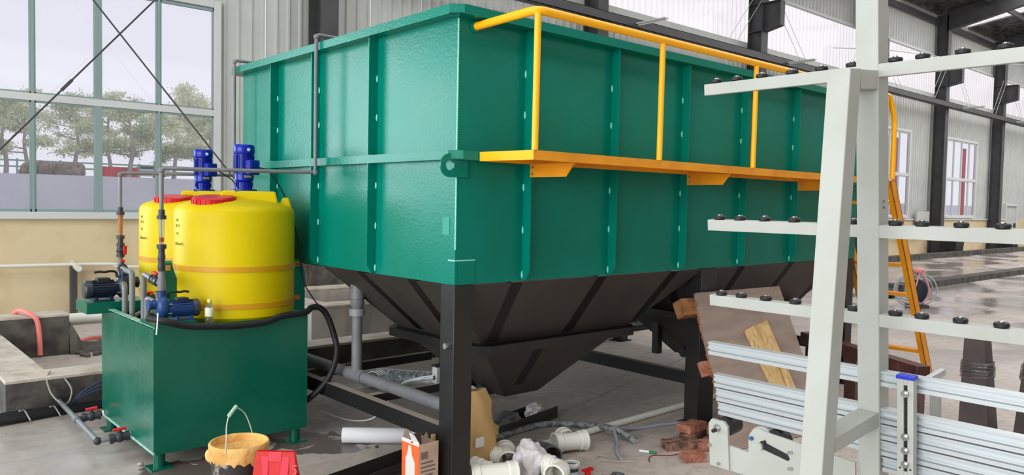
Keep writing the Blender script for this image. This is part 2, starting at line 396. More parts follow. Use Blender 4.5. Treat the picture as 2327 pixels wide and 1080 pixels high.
# ---- columns
def column(x, i, lab):
    T = thing('steel_column', lab, 'column', (x, YW - .22, 0), group=None)
    b = MB(); y0, y1 = YW - .42, YW - .02
    b.box((x - .15, y0, 0), (x + .15, y0 + .016, 8.6)); b.box((x - .15, y1 - .016, 0), (x + .15, y1, 8.6)); b.box((x - .006, y0 + .016, 0), (x + .006, y1 - .016, 8.6))
    b.build('shaft', darksteel, T)
    for z in (6.05, 6.75): MB().box((x - .145, y0 + .016, z), (x + .145, y1 - .016, z + .014)).build('stiffener', darksteel, T)
    b = MB(); b.prism([(y0, 6.05), (y0 - .45, 6.15), (y0 - .45, 6.75), (y0, 6.75)], x - .006, x + .006, axis='x')
    b.box((x - .12, y0 - .47, 6.74), (x + .12, y0, 6.76)); b.prism([(y0, 6.04), (y0 - .47, 6.14), (y0 - .47, 6.16), (y0, 6.06)], x - .12, x + .12, axis='x')
    b.box((x - .1, y0 - .48, 6.14), (x + .1, y0 - .46, 6.76)); b.build('corbel', darksteel, T)
    if x > 4: MB().box((x - .3, y0 - .12, -.02), (x + .22, YW + .02, .62 if x < 7 else .03)).build('plinth', conc_dark, T)
LABC = {0: 'dark steel column farthest left, outside the view', 1: 'dark steel column left of the big window', 2: 'dark steel column on a concrete plinth right of the big window', 3: 'dark steel column behind the front of the yellow handrail',
        4: 'dark steel column with a corbel rising behind the middle of the tank', 5: 'dark steel column hidden behind the white rack upright', 6: 'dark steel column between the two far windows',
        7: 'dark steel column right of the farther window', 8: 'dark steel column past the far door', 9: 'last dark steel column of the long wall'}
for i, x in enumerate(COLX): column(x, i, LABC[i])

# runway channel in front of the columns
b = MB(); yb = YW - .62
b.box((7.0, yb, 5.26), (48.9, yb + .012, 5.44)); b.box((7.0, yb, 5.26), (48.9, yb + .18, 5.272)); b.box((7.0, yb, 5.43), (48.9, yb + .18, 5.442))
o = b.build('wall_channel', darksteel); tag(o, 'long dark steel channel carried along the front of the wall columns', 'beam'); o.parent = None
k = 0
BL = ['behind the yellow handrail front post', 'right of the middle column', 'left of the far column pair', 'between the far columns']
for x in (12.8, 18.9, 31.2, 37.3):
    T = thing('fluorescent_lamp', 'small pale tube lamp on the steel channel, ' + BL[k], 'lamp', (x, yb - .02, 5.35))
    MB().box((x - .02, yb - .75, 5.33), (x + .10, yb - .01, 5.36)).build('lamp_body', upvc, T); MB().cyl((x + .04, yb - .74, 5.315), (x + .04, yb - .03, 5.315), .014, 10).build('tube', pvcw, T); k += 1
# stay rods between corbels and the channel
CN = {18.1: 'the column rising behind the middle of the tank', 24.2: 'the column behind the white rack upright', 30.4: 'the column between the two far windows', 36.55: 'the column right of the farther window'}
for x in CN:
    for s, nm in ((-1, 'left'), (1, 'right')):
        for dd in (0, .35):
            o = MB().cyl((x + s * (.2 + dd), YW - .5, 6.9), (x + s * (1.6 + dd), yb + .05, 5.44), .007, 6).build('stay_rod', upvc)
            tag(o, ('outer' if dd else 'inner') + ' stay rod ' + nm + ' of ' + CN[x], 'rod', 'thin stay rods beside the wall columns')
# thin cable across the hall
tag(MB().tube([(20.5, YW - 1.05, 5.9), (24.2, YW - 1.05, 6.35), (30.4, YW - 1.05, 6.9), (38, YW - 1.05, 7.7)], .012, 6).build('overhead_cable', upvc), 'thin pale cable strung high along the clerestory', 'cable')
# cross rods in front of the big window
def rod(p, q, lab, nut=None):
    T = thing('brace_rod', lab, 'rod', p)
    MB().cyl(p, q, .011, 8).build('rod', darksteel, T)
    if nut is not None:
        P = Vector(p).lerp(Vector(q), nut); d = (Vector(q) - Vector(p)).normalized()
        MB().cyl(P - d * .09, P + d * .09, .02, 8).build('turnbuckle', darksteel, T)
rod((.25, YW - .30, .46), (5.62, YW - .30, 6.827), 'steel brace rod rising to the right across the big window', .385)
rod((-.25, YW - .33, 7.44), (5.50, YW - .33, .53), 'steel brace rod falling to the right across the big window')
# rising rod coordinates follow the photograph's slope through (1.61,2.07) and (3.36,4.15)

# white pipe on cream wall with supports
T = thing('wall_pipe', 'thin white pipe running low along the cream wall', 'pipe', (1, YW - .3, 0))
MB().tube([(-4, YW - .12, .70), (2.3, YW - .12, .665), (2.9, YW - .12, .62), (3.6, YW - .12, .59), (5.4, YW - .12, .57)], .022, 10).build('pipe_run', pvcw, T)
MB().cyl((2.44, YW - .30, .62), (2.44, YW + .02, .66), .04, 10).build('pipe_stub', pvcw, T)
for x in (2.42,): MB().box((x - .035, YW - .16, 0), (x + .035, YW - .06, .645)).build('support_post', darksteel, T)
MB().cyl((20, YW - .10, .72), (29.5, YW - .10, .62), .022, 8).build('pipe_run', pvcw, T)
# dark gear at the column feet far right
for x, l in ((30.4, 'black wheeled bin at the foot of the column between the far windows'), (36.55, 'black wheeled bin at the foot of the column right of the far windows')):
    T = thing('wheeled_bin', l, 'bin', (x + .1, YW - .75, 0))
    MB().prism([(YW - 1.0, .06), (YW - .5, .06), (YW - .48, .75), (YW - 1.05, .75)], x - .35, x + .4, axis='x').build('bin_body', rubber, T)
    for xx in (x - .42, x + .41): MB().cyl((xx, YW - .62, .13), (xx + .06, YW - .62, .13), .13, 16).build('wheel', rubber, T)
tag(MB().box((28.9, YW - .12, 1.05), (30.0, YW - .06, 1.55)).build('notice_board', clad), 'small grey board leaning at sill height left of the column between the far windows', 'board')

# other walls of the hall (behind and left of the camera)
wf = bpy.data.objects.new('wall_front', None); C.objects.link(wf); struct(wf, 'opposite long wall of the hall with a daylight strip')
MB().box((-13, -12.3, 0), (48.9, -12.1, 1.25)).build('render_panel', cream, wf); MB().box((-13, -12.3, 1.25), (48.9, -12.2, 5.8)).build('cladding_wall', clad, wf)
MB().box((-13, -12.3, 5.8), (48.9, -12.27, 7.2)).build('rooflight_sheet', translu, wf); MB().box((-13, -12.3, 7.2), (48.9, -12.2, 12.2)).build('cladding_wall', clad, wf)
wl = bpy.data.objects.new('wall_left', None); C.objects.link(wl); struct(wl, 'gable wall with a wide open doorway')
for a, b_, c, d in ((-12.2, -5.2, 0, 10), (6.2, 11.3, 0, 8.6), (-5.2, 6.2, 5.8, 9.4)): MB().box((-9.3, a, c), (-9.1, b_, d)).build('cladding_wall', clad, wl)
wr = bpy.data.objects.new('wall_right', None); C.objects.link(wr); struct(wr, 'far gable wall')
MB().box((48.9, -12.3, 0), (49.1, 11.3, 9)).build('cladding_wall', clad, wr)
# ================================================================== ROOF
roof = bpy.data.objects.new('ceiling', None); C.objects.link(roof); struct(roof, 'pitched roof of foil-faced panels with skylight strips')
foil = mat('crinkled_foil', (120, 120, 112), .28, .6, col2=(56, 56, 50), scale=5, lo=.4, hi=.6, bump=1., bscale=7)
def rz(y): return 8.68 + .15 * (11.4 - y)
def roofpanel(x0, x1, mt, nm, t=.05):
    y0, y1 = -12, 11.5
    MB().add([(x0, y0, rz(y0)), (x1, y0, rz(y0)), (x1, y1, rz(y1)), (x0, y1, rz(y1)), (x0, y0, rz(y0) + t), (x1, y0, rz(y0) + t), (x1, y1, rz(y1) + t), (x0, y1, rz(y1) + t)],
             [(0, 1, 2, 3), (7, 6, 5, 4), (0, 4, 5, 1), (1, 5, 6, 2), (2, 6, 7, 3), (3, 7, 4, 0)]).build(nm, mt, roof, smooth=False)
xe = [-13] + COLX
for i in range(len(xe) - 1):
    a, b_ = xe[i], xe[i + 1]; s0 = a + 2.0; s1 = s0 + 1.1
    roofpanel(a, s0, foil, 'roof_panel'); roofpanel(s0, s1, translu, 'skylight'); roofpanel(s1, b_, foil, 'roof_panel')
for y in (9.6, 7.6, 5.6, 3.6, 1.6, -.4, -2.4, -4.4, -6.4, -8.4):
    MB().box((-13, y - .035, rz(y) - .19), (48.9, y + .035, rz(y) - .01)).build('purlin', darksteel, roof)
for i, x in enumerate(COLX):
    b = MB(); z0 = lambda y: rz(y) - .02
    for (y0, y1, d0, d1) in ((11.0, 8.0, .72, .50), (8.0, -12, .50, .50)):
        b.add([(x - .006, y0, z0(y0) - d0), (x + .006, y0, z0(y0) - d0), (x + .006, y1, z0(y1) - d1), (x - .006, y1, z0(y1) - d1), (x - .006, y0, z0(y0)), (x + .006, y0, z0(y0)), (x + .006, y1, z0(y1)), (x - .006, y1, z0(y1))],
              [(0, 1, 2, 3), (7, 6, 5, 4), (0, 4, 5, 1), (1, 5, 6, 2), (2, 6, 7, 3), (3, 7, 4, 0)])
        for k0, k1 in ((d0, d1), (.01, .01)):
            b.add([(x - .12, y0, z0(y0) - k0), (x + .12, y0, z0(y0) - k0), (x + .12, y1, z0(y1) - k1), (x - .12, y1, z0(y1) - k1), (x - .12, y0, z0(y0) - k0 + .014), (x + .12, y0, z0(y0) - k0 + .014), (x + .12, y1, z0(y1) - k1 + .014), (x - .12, y1, z0(y1) - k1 + .014)],
                  [(0, 1, 2, 3), (7, 6, 5, 4), (0, 4, 5, 1), (1, 5, 6, 2), (2, 6, 7, 3), (3, 7, 4, 0)])
    b.build('rafter', darksteel, roof)

# ================================================================== OUTSIDE
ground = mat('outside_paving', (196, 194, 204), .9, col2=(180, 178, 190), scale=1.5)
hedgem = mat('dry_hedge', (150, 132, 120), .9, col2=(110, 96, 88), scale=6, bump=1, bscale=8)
pine = mat('hazed_pine_needles', (208, 216, 176), .9, col2=(178, 190, 150), scale=1.2)  # washed-out haze is put into the needle colour
willow = mat('hazed_spring_foliage', (232, 234, 204), .9, col2=(214, 218, 180), scale=1.2)  # leaf colour lightened to carry the outdoor haze
barkm = mat('tree_bark', (176, 164, 156), .9)  # bark lightened for the same haze
o = MB().box((-40, 11.7, -.3), (120, 18.0, -.02)).build('yard', ground); o['kind'] = 'structure'; o['label'] = 'pale paved yard outside the long wall'
o = MB().box((-40, 17.0, -.02), (60, 17.3, 1.93)).build('trim_1', mat('yard_wall_render', (248, 246, 255), .9, col2=(238, 236, 248), scale=1)); struct(o, 'smooth pale grey retaining wall outside the big window')
TZ = lambda y: 1.88 + .0226 * (y - 17.3)
o = MB().add([(-60, 17.3, 1.2), (140, 17.3, 1.2), (140, 140, 1.2), (-60, 140, 1.2), (-60, 17.3, TZ(17.3)), (140, 17.3, TZ(17.3)), (140, 140, TZ(140)), (-60, 140, TZ(140))],
    [(3, 2, 1, 0), (4, 5, 6, 7), (0, 1, 5, 4), (1, 2, 6, 5), (2, 3, 7, 6), (3, 0, 4, 7)]).build('terrace', ground); struct(o, 'rising paved ground behind the retaining wall')
def tree_meshes(seed, kindm, h, spread, n=900, trunk=.16, droop=0.):
    r = random.Random(seed); tb = MB(); fo = MB(); clumps = []
    p = Vector((0, 0, 0)); pts = [p.copy()]
    for i in range(5):
        p = p + Vector((r.uniform(-.25, .25), r.uniform(-.25, .25), h / 5.5)); pts.append(p.copy())
    tb.tube(pts, trunk, 8, 3, rad=[trunk, trunk * .85, trunk * .7, trunk * .5, trunk * .35, trunk * .15])
    for i in range(14):
        t = .28 + .68 * i / 13; k = t * 5; a = pts[int(k)].lerp(pts[min(5, int(k) + 1)], k % 1); an = r.uniform(0, 2 * PI); L = spread * (1.15 - t * .75) * r.uniform(.7, 1.1)
        e = a + Vector((math.cos(an) * L, math.sin(an) * L, h * .09 * r.uniform(.2, 1.3))); mid = a.lerp(e, .5) + Vector((0, 0, -.1))
        tb.tube([a, mid, e], .05, 5, 3, rad=[trunk * .4, trunk * .22, trunk * .08])
        for q in (.45, .7, .9, 1.05): clumps.append((a.lerp(e, q) + Vector((r.uniform(-.3, .3), r.uniform(-.3, .3), r.uniform(-.1, .35))), spread * .23 * r.uniform(.7, 1.2)))
    clumps.append((pts[-1], spread * .3))
    for c, cr_ in clumps:
        for j in range(int(n / len(clumps))):
            d = Vector((r.gauss(0, 1), r.gauss(0, 1), r.gauss(0, .55))) * cr_ * .55; q = c + d
            s = r.uniform(.05, .12); a = Vector((r.uniform(-1, 1), r.uniform(-1, 1), r.uniform(-1, 1))).normalized() * s; b2 = Vector((r.uniform(-1, 1), r.uniform(-1, 1), r.uniform(-1, 1) - droop * 2)).normalized() * s * (1 + droop * 2)
            fo.add([q - a, q + a, q + b2], [(0, 1, 2)])
    return tb.mesh('trunk', barkm), fo.mesh('foliage', kindm, smooth=False)
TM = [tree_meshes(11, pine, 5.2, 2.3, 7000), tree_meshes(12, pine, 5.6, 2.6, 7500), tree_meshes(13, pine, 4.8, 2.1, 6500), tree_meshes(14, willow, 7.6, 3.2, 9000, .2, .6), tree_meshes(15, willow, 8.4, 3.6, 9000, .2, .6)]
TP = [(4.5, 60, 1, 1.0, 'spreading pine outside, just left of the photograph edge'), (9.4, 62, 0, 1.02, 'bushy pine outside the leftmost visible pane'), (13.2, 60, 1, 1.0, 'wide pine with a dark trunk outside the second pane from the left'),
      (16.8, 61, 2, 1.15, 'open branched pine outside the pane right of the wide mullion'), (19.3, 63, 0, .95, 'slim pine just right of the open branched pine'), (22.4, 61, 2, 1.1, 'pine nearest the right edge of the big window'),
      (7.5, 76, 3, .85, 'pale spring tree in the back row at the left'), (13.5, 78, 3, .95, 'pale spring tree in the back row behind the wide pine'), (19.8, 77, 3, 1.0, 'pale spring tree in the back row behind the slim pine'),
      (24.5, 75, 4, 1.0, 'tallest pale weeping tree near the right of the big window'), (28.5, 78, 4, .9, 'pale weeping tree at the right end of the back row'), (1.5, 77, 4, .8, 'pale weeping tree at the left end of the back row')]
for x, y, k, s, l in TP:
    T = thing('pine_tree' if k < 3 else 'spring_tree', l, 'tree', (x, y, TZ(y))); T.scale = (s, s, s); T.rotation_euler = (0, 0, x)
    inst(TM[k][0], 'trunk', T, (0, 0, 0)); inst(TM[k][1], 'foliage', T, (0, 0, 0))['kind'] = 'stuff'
r_ = random.Random(3); b = MB()
for i in range(60): b.blob((r_.uniform(7.9, 10.2), 46 + r_.uniform(-.5, .5), 2.55 + r_.uniform(0, .4)), .4, .4, .35, 7, 5)
tag(b.build('dry_hedge', hedgem), 'low brown dry hedge on the bank outside', 'hedge', kind='stuff')
T = thing('rail_fence', 'pale green horizontal rail fence under the trees outside', 'fence', (5, 67, TZ(67))); fm_ = mat('faded_green_metal', (150, 186, 168), .6)
for z in (.5, .95): MB().box((-20, 67, TZ(67) + z), (60, 67.06, TZ(67) + z + .12)).build('rail', fm_, T)
for i in range(28): MB().box((-20 + i * 2.8, 66.96, TZ(67) - .1), (-19.88 + i * 2.8, 67.1, TZ(67) + 1.15)).build('post', fm_, T)
def car(x, y, lab, col):
    T = thing('car', lab, 'car', (x, y, TZ(y))); M = Matrix.Translation((x, y, TZ(y)))
    prof = [(0, .25), (.02, .62), (.9, .78), (1.5, 1.15), (2.8, 1.18), (3.5, .82), (4.1, .75), (4.2, .3), (4.1, .22), (.1, .2)]
    MB().prism(prof, 0, 1.6, M, 'y').build('body', mat('car_paint_' + col, {'white': (225, 226, 232), 'red': (205, 60, 70)}[col], .3), T, bevel=.04)
    MB().prism([(1.05, .8), (1.55, 1.1), (2.7, 1.12), (3.25, .82)], -.01, 1.61, M, 'y').build('glasshouse', mat('car_window', (70, 76, 84), .2), T)
    for wx in (.8, 3.35):
        for wy in (-.02, 1.42): MB().cyl(M @ Vector((wx, wy, .3)), M @ Vector((wx, wy + .2, .3)), .3, 18).build('wheel', rubber, T)
car(19.8, 74, 'white car parked outside behind the rising pipes', 'white'); car(27.4, 70, 'red car parked outside at the right of the big window', 'red')
T = thing('red_skip', 'red ribbed metal skip outside beside the white car', 'skip', (15.4, 62, TZ(62)))
z0 = TZ(62)
MB().box((15.2, 61.5, z0), (17.6, 63, z0 + .75)).build('skip_body', mat('faded_red_paint', (226, 92, 98), .6), T, bevel=.01)
for i in range(6): MB().box((15.3 + i * .4, 61.42, z0), (15.38 + i * .4, 61.5, z0 + .75)).build('skip_rib', MATS['faded_red_paint'], T)
# building beyond the far windows
o = MB().box((22, 22, 0), (48, 23, 3.6)).build('outbuilding', mat('pale_block_wall', (190, 190, 190), .9, col2=(150, 150, 150), scale=3)); tag(o, 'pale masonry building outside the far windows', 'building')
# ================================================================== SETTLING TANK
X0, Y0, X1, Y1 = 2.451, 3.209, 6.95, 5.92
ZBT, ZR, ZTP = 1.1215, 1.79, 2.495
TK = thing('settling_tank', 'big green steel settling tank on black legs with black hoppers beneath', 'tank', (X0, Y0, 0))
t = .008
MB().box((X0, Y0, ZBT), (X0 + t, Y1, ZTP)).build('end_plate', green, TK)
MB().box((X0 + t, Y0, ZBT), (X1 - t, Y0 + t, ZTP)).build('side_plate', green, TK)
MB().box((X1 - t, Y0, ZBT), (X1, Y1, ZTP)).build('end_plate', green, TK)
MB().box((X0 + t, Y1 - t, ZBT), (X1 - t, Y1, ZTP)).build('side_plate', green, TK)
b = MB(); b.box((X0 + .01, 4.62, ZBT - .006), (X1 - .01, Y1 - .01, ZBT + .004)); b.build('floor_plate', black, TK)
# flange: four lengths with chamfered corners
def ringband(z0, z1, off, nm, ch=.055, skip=(), under=.006, mt=green):
    P = [(X0 - off, Y0 - off), (X1 + off, Y0 - off), (X1 + off, Y1 + off), (X0 - off, Y1 + off)]
    inn = [(X0, Y0), (X1, Y0), (X1, Y1), (X0, Y1)]; n = 4
    for i in range(4):
        if i in skip: continue
        a = Vector(P[i]); c = Vector(P[(i + 1) % 4]); d = (c - a).normalized(); a2 = a + d * ch; c2 = c - d * ch; nn = Vector((d.y, -d.x))
        ia = Vector(inn[i]); ic = Vector(inn[(i + 1) % 4]); 
        w_ = .006
        b = MB(); b.prism([tuple(a2), tuple(c2), tuple(c2 - nn * w_), tuple(a2 - nn * w_)], z0, z1)
        b.prism([tuple(a2 - nn * w_), tuple(c2 - nn * w_), tuple(ic), tuple(ia)], z0, z0 + under)
        b.build(nm, mt, TK)
        # corner piece
        d0 = (Vector(P[i]) - Vector(P[(i - 1) % 4])).normalized(); b2 = a - d0 * ch; ci = ia
        if (i - 1) % 4 in skip: continue
        o1 = a2; o2 = b2; dr = (o1 - o2).normalized(); nr = Vector((dr.y, -dr.x))
        b = MB(); b.prism([tuple(o2), tuple(o1), tuple(o1 - nr * w_), tuple(o2 - nr * w_)], z0, z1); b.prism([tuple(o2), tuple(o1), tuple(ci)], z0, z0 + under); b.build(nm + '_corner', mt, TK)
ringband(2.494, 2.542, .08, 'top_flange')
ringband(1.768, 1.815, .055, 'mid_band')
# weld seams at the corner
b = MB(); r_ = random.Random(5)
for i in range(90):
    z = ZBT + .19 + (ZTP - ZBT - .19) * i / 90
    b.blob((X0 + .001, Y0 + .001, z), .0055 + r_.uniform(-.001, .001), .0055, .010, 6, 4)
b.build('corner_weld', weldm, TK, kind='stuff')
RX = [2.921, 3.634, 4.346, 5.059, 5.80, 6.49]; RY = [3.98, 4.686, 5.30]
def rib(p, axis):
    """flat bar rib standing off the plate, in two lengths, with stitch welds"""
    for (z0, z1, botch) in ((ZBT + .004, 1.766, True), (1.818, 2.492, False)):
        d = .06; prof = [(0, z0), (-d * .45, z0), (-d, z0 + .05), (-d, z1), (0, z1)] if botch else [(0, z0), (-d, z0), (-d, z1), (0, z1)]
        b = MB()
        if axis == 'y': b.prism([(Y0 + a, z) for a, z in prof], p - .004, p + .004, axis='x'); 
        else: b.prism([(X0 + a, z) for a, z in prof], p - .004, p + .004, axis='y')
        rb = b.build('rib', green, TK)
        wb = MB()
        for k in range(3 if botch else 2):
            z = z0 + .03 + (z1 - z0 - .05) * ([.0, .42, .82][k] if botch else [.30, .66][k])
            for s in (-1,):
                c = (p + s * .007, Y0 - .006, z) if axis == 'y' else (X0 - .006, p - s * -.007, z)
                wb.blob(c, .006, .006, .022, 7, 6)
        wb.build('stitch_weld', weldm, rb, kind='stuff')
for x in RX: rib(x, 'y')
for y in RY: rib(y, 'x')
# lifting lug: round eared plate on the corner below the band
b = MB(); pts = []
cy_, cz_ = Y0 - .0, 1.735
n = 40
# plate in the plane of the side, standing out past the corner
ro, ri = .060, .027; cxl, czl = X0 - .048, 1.738
arc = [(-ro * math.sin(a), ro * math.cos(a)) for a in [PI * k / 20 for k in range(21)]]
outer = arc + [(.05, -ro), (.115, -ro), (.115, ro), (.05, ro)]
m_ = len(outer); holep = []
for k in range(m_):
    a = math.atan2(outer[k][1], outer[k][0]); holep.append((ri * math.cos(a), ri * math.sin(a)))
vs = []; fs = []
for h in (Y0 - .012, Y0 - .001): vs += [(cxl + p[0], h, czl + p[1]) for p in outer] + [(cxl + p[0], h, czl + p[1]) for p in holep]
for k in range(m_):
    j = (k + 1) % m_; q = 2 * m_
    fs += [(k, j, m_ + j, m_ + k), (q + k, q + j, q + m_ + j, q + m_ + k), (k, j, q + j, q + k), (m_ + k, m_ + j, q + m_ + j, q + m_ + k)]
b = MB(); b.add(vs, fs); b.build('lifting_lug', green, TK)
# corner leg caps lines on the plates (thin doubler outline)
b = MB(); b.box((X0 - .004, Y0 - .004, 1.245), (X0 + .13, Y0, 1.252)); b.box((X0 - .004, Y0 - .002, 1.245), (X0, Y0 + .055, 1.252)); b.build('paint_line', weldm, TK)
MB().box((X0 - .002, Y0 + .05, 1.38), (X0 + .0, Y0 + .11, 1.47)).build('chalk_mark', mat('faded_mark', (40, 150, 128), .5), TK)
# legs
def leg(x, y, w=.125, d=.12, top=ZBT):
    L = MB().box((x, y, .012), (x + w, y + d, top)).build('leg', black, TK, bevel=.004)
    MB().box((x - .03, y - .03, 0), (x + w + .03, y + d + .03, .012)).build('foot_plate', black, L)
    return L
for (x, y) in ((X0, Y0), (4.63, Y0 + .004), (X1 - .13, Y0), (X0, Y1 - .12), (4.63, Y1 - .12), (X1 - .13, Y1 - .12)): leg(x, y, .185 if abs(x - 4.63) < .01 else .125)
MB().box((X0 + .02, Y0 - .004, ZBT), (X0 + .128, Y0 - .001, 1.245)).build('leg_cover_plate', green, TK)
# plug on the leg
MB().cyl((X0 - .025, Y0 + .045, .80), (X0 - .0, Y0 + .045, .80), .016, 12).build('leg_plug', steel, TK)
# tie beams
def beam(a, b_, h=.09, w=.055, z=.36, nm='tie_beam'):
    a = Vector(a); b_ = Vector(b_); d = (b_ - a).normalized(); n_ = Vector((-d.y, d.x)) * w / 2
    return MB().prism([tuple(a - n_), tuple(b_ - n_), tuple(b_ + n_), tuple(a + n_)], z - h, z).build(nm, blackdust, TK)
beam((X0 + .03, Y0 + .12), (X0 + .03, Y1 - .12)); beam((4.70, Y0 + .12), (4.70, Y1 - .12)); beam((X1 - .06, Y0 + .12), (X1 - .06, Y1 - .12))
beam((X0 + .06, 4.13), (3.50, 4.13), .05); beam((X0 + .06, 5.0), (3.62, 5.05), .06)
beam((4.74, 5.0), (X1 - .1, 5.0), .06)
# hoppers
def hopper(x0, x1, bx0, bx1):
    y0, y1, by0, by1, zb = Y0 + .01, 4.62, 3.86, 4.16, .27
    T4 = [(x0, y0, ZBT - .008), (x1, y0, ZBT - .008), (x1, y1, ZBT - .008), (x0, y1, ZBT - .008)]; B4 = [(bx0, by0, zb), (bx1, by0, zb), (bx1, by1, zb), (bx0, by1, zb)]
    H = MB().add(T4 + B4, [(0, 1, 5, 4), (1, 2, 6, 5), (2, 3, 7, 6), (3, 0, 4, 7), (7, 6, 5, 4), (0, 1, 2, 3)]).build('hopper', mat('hopper_paint', (64, 58, 54), .5, col2=(56, 52, 49), scale=3), TK)
    T4 = [Vector(p) for p in T4]; B4 = [Vector(p) for p in B4]
    def ringat(tt, off, h):
        P = [T4[i].lerp(B4[i], tt) for i in range(4)]; O = []
        for i, (sx, sy) in enumerate(((-1, -1), (1, -1), (1, 1), (-1, 1))):
            p = P[i]; c = .09
            O += [(p.x + sx * off, p.y + sy * off + (-sy) * c), (p.x + sx * off - sx * c, p.y + sy * off)] if i % 2 == 0 else [(p.x + sx * off - sx * c, p.y + sy * off), (p.x + sx * off, p.y + sy * off - sy * c)]
        z = P[0].z
        b = MB(); n = len(O); I = [(x * .5 + (bx0 + bx1) * .25 + x * 0, y) for x, y in O]
        cx_, cy_ = sum(p.x for p in P) / 4, sum(p.y for p in P) / 4
        I = [(cx_ + (x - cx_) * .82, cy_ + (y - cy_) * .80) for x, y in O]
        vs = [(x, y, z) for x, y in O] + [(x, y, z - h) for x, y in O] + [(x, y, z) for x, y in I] + [(x, y, z - .008) for x, y in I]
        fs = []
        for i in range(n):
            j = (i + 1) % n; fs += [(i, j, n + j, n + i), (i, j, 2 * n + j, 2 * n + i), (n + i, n + j, 3 * n + j, 3 * n + i)]
        b.add(vs, fs); b.build('hopper_ring', black, H)
    ringat(.47, .075, .055)
    # gusset bars down the faces
    def gus(i, j, f, t0, t1, dep, wd=.085):
        a = T4[i].lerp(T4[j], f); c = B4[i].lerp(B4[j], .5 + (f - .5) * .9); p, q = a.lerp(c, t0), a.lerp(c, t1)
        if i == 0 and j == 1: q = Vector((p.x + (q.x - p.x) * .25, q.y, q.z))
        ed = (T4[j] - T4[i]).normalized() * wd / 2; nrm = (T4[j] - T4[i]).cross(B4[i] - T4[i]).normalized()
        if nrm.dot(Vector(((bx0 + bx1) / 2, (by0 + by1) / 2, 0)) - a) > 0: nrm = -nrm
        nrm = nrm * dep
        vs = [p - ed, p + ed, q + ed, q - ed, p - ed + nrm, p + ed + nrm, q + ed + nrm, q - ed + nrm]
        MB().add(vs, [(0, 1, 2, 3), (7, 6, 5, 4), (0, 4, 5, 1), (1, 5, 6, 2), (2, 6, 7, 3), (3, 7, 4, 0)]).build('hopper_rib', black, H)
    for f in (.20, .52, .85): gus(0, 1, f, .0 if f < .9 else .2, .45, .055)
    gus(0, 1, .40, .53, .9, .045)
    for f in (.33, .72): gus(3, 0, f, .0, .45, .055)
    gus(1, 2, .4, 0, .45, .05)
    # struts down to the tie beams
    for (sx, sy) in ((bx0 - .32, 4.13), (bx0 - .2, 5.0)):
        if sy < 4.9: MB().box((sx, sy - .03, .30), (sx + .06, sy + .03, .64)).build('hopper_strut', black, H)
    
    MB().cyl((bx0 - .1, 4.0, .30), (bx0 + .06, 4.0, .30), .04, 14).build('side_socket', pvcd, H)
hopper(X0 + .005, 4.66, 3.38, 3.68); hopper(4.70, X1 - .005, 5.62, 5.98)

# ---- walkway with handrail
WK = thing('walkway', 'yellow side walkway with tubular handrail along the green tank', 'walkway', (2.57, 2.78, 1.77))
MB().prism([(2.62, Y0 - .06), (2.60, 2.80), (6.62, 2.80), (6.62, Y0 - .06)], 1.800, 1.806).build('deck_plate', orangep, WK)
MB().prism([(2.555, Y0 - .06), (2.60, 2.795), (2.606, 2.80), (2.565, Y0 - .06)], 1.765, 1.812).build('end_toe_board', yellowp, WK)
MB().box((2.60, 2.79, 1.765), (6.62, 2.80, 1.812)).build('toe_board', orangep, WK)
MB().box((2.58, Y0 - .06, 1.765), (6.62, Y0 - .052, 1.80)).build('inner_angle', orangep, WK)
for x in (3.3, 4.0, 4.7, 5.4, 6.1): MB().box((x, 2.80, 1.775), (x + .03, Y0 - .06, 1.80)).build('cross_bearer', orangep, WK)
for x in (RX[0], 4.346, 5.80):
    k = MB().prism([(Y0 - .062, 1.765), (Y0 - .062, 1.695), (2.875, 1.695), (2.815, 1.765)], x - .012, x - .004, axis='x').build('bracket', orangep, WK)
    b = MB(); 
    for z in (1.712, 1.748): b.cyl((x - .018, Y0 - .085, z), (x - .012, Y0 - .085, z), .007, 8)
    b.build('bracket_bolts', steel, k)
MB().pipe([(2.560, Y0 - .006, 2.462), (2.600, 2.785, 2.485), (6.56, 2.785, 2.485), (6.66, 2.785, 2.30), (6.66, 2.785, 1.81)], .0215, 14, .05).build('top_rail', yellowp, WK)
MB().cyl((2.558, Y0 - .012, 2.462), (2.558, Y0 - .001, 2.462), .032, 14).build('rail_flange', green, WK)
for x in (2.607, 3.575, 4.55, 5.53, 6.50): MB().cyl((x, 2.79, 1.812), (x, 2.786, 2.472), .0165, 12).build('post', yellowp, WK)
# ---- ladder
LD = thing('ladder', 'orange-yellow steel ladder slanting from the walkway end to the floor', 'ladder', (7.66, 2.82, 0))
def lad(y0, y1):
    for (dx0, dx1, yy0, yy1) in ((0, .11, y0, y0 + .008), (0, .008, y0, y0 + .045), (.102, .11, y0, y0 + .045)):
        MBx = MB(); a0, a1, z0, z1 = 6.66, 7.66, 1.80, 0
        MBx.add([(a0 + dx0, yy0, z0), (a0 + dx1, yy0, z0), (a0 + dx1, yy1, z0), (a0 + dx0, yy1, z0), (a1 + dx0, yy0, z1), (a1 + dx1, yy0, z1), (a1 + dx1, yy1, z1), (a1 + dx0, yy1, z1)],
                [(0, 1, 2, 3), (7, 6, 5, 4), (0, 4, 5, 1), (1, 5, 6, 2), (2, 6, 7, 3), (3, 7, 4, 0)])
        yield MBx
def rail_(y0):
    b = MB()
    for q in lad(y0, 0): k = len(b.v); b.v += q.v; b.f += [tuple(i + k for i in f) for f in q.f]
    b.build('side_rail', orangep, LD)
rail_(2.80); rail_(3.27)
for k in range(6):
    z = .27 + k * .27; x = 6.66 + 1.0 * (1.80 - z) / 1.80
    MB().box((x + .005, 2.81, z - .02), (x + .10, 3.27, z + .01)).build('rung', orangep, LD, bevel=.003)

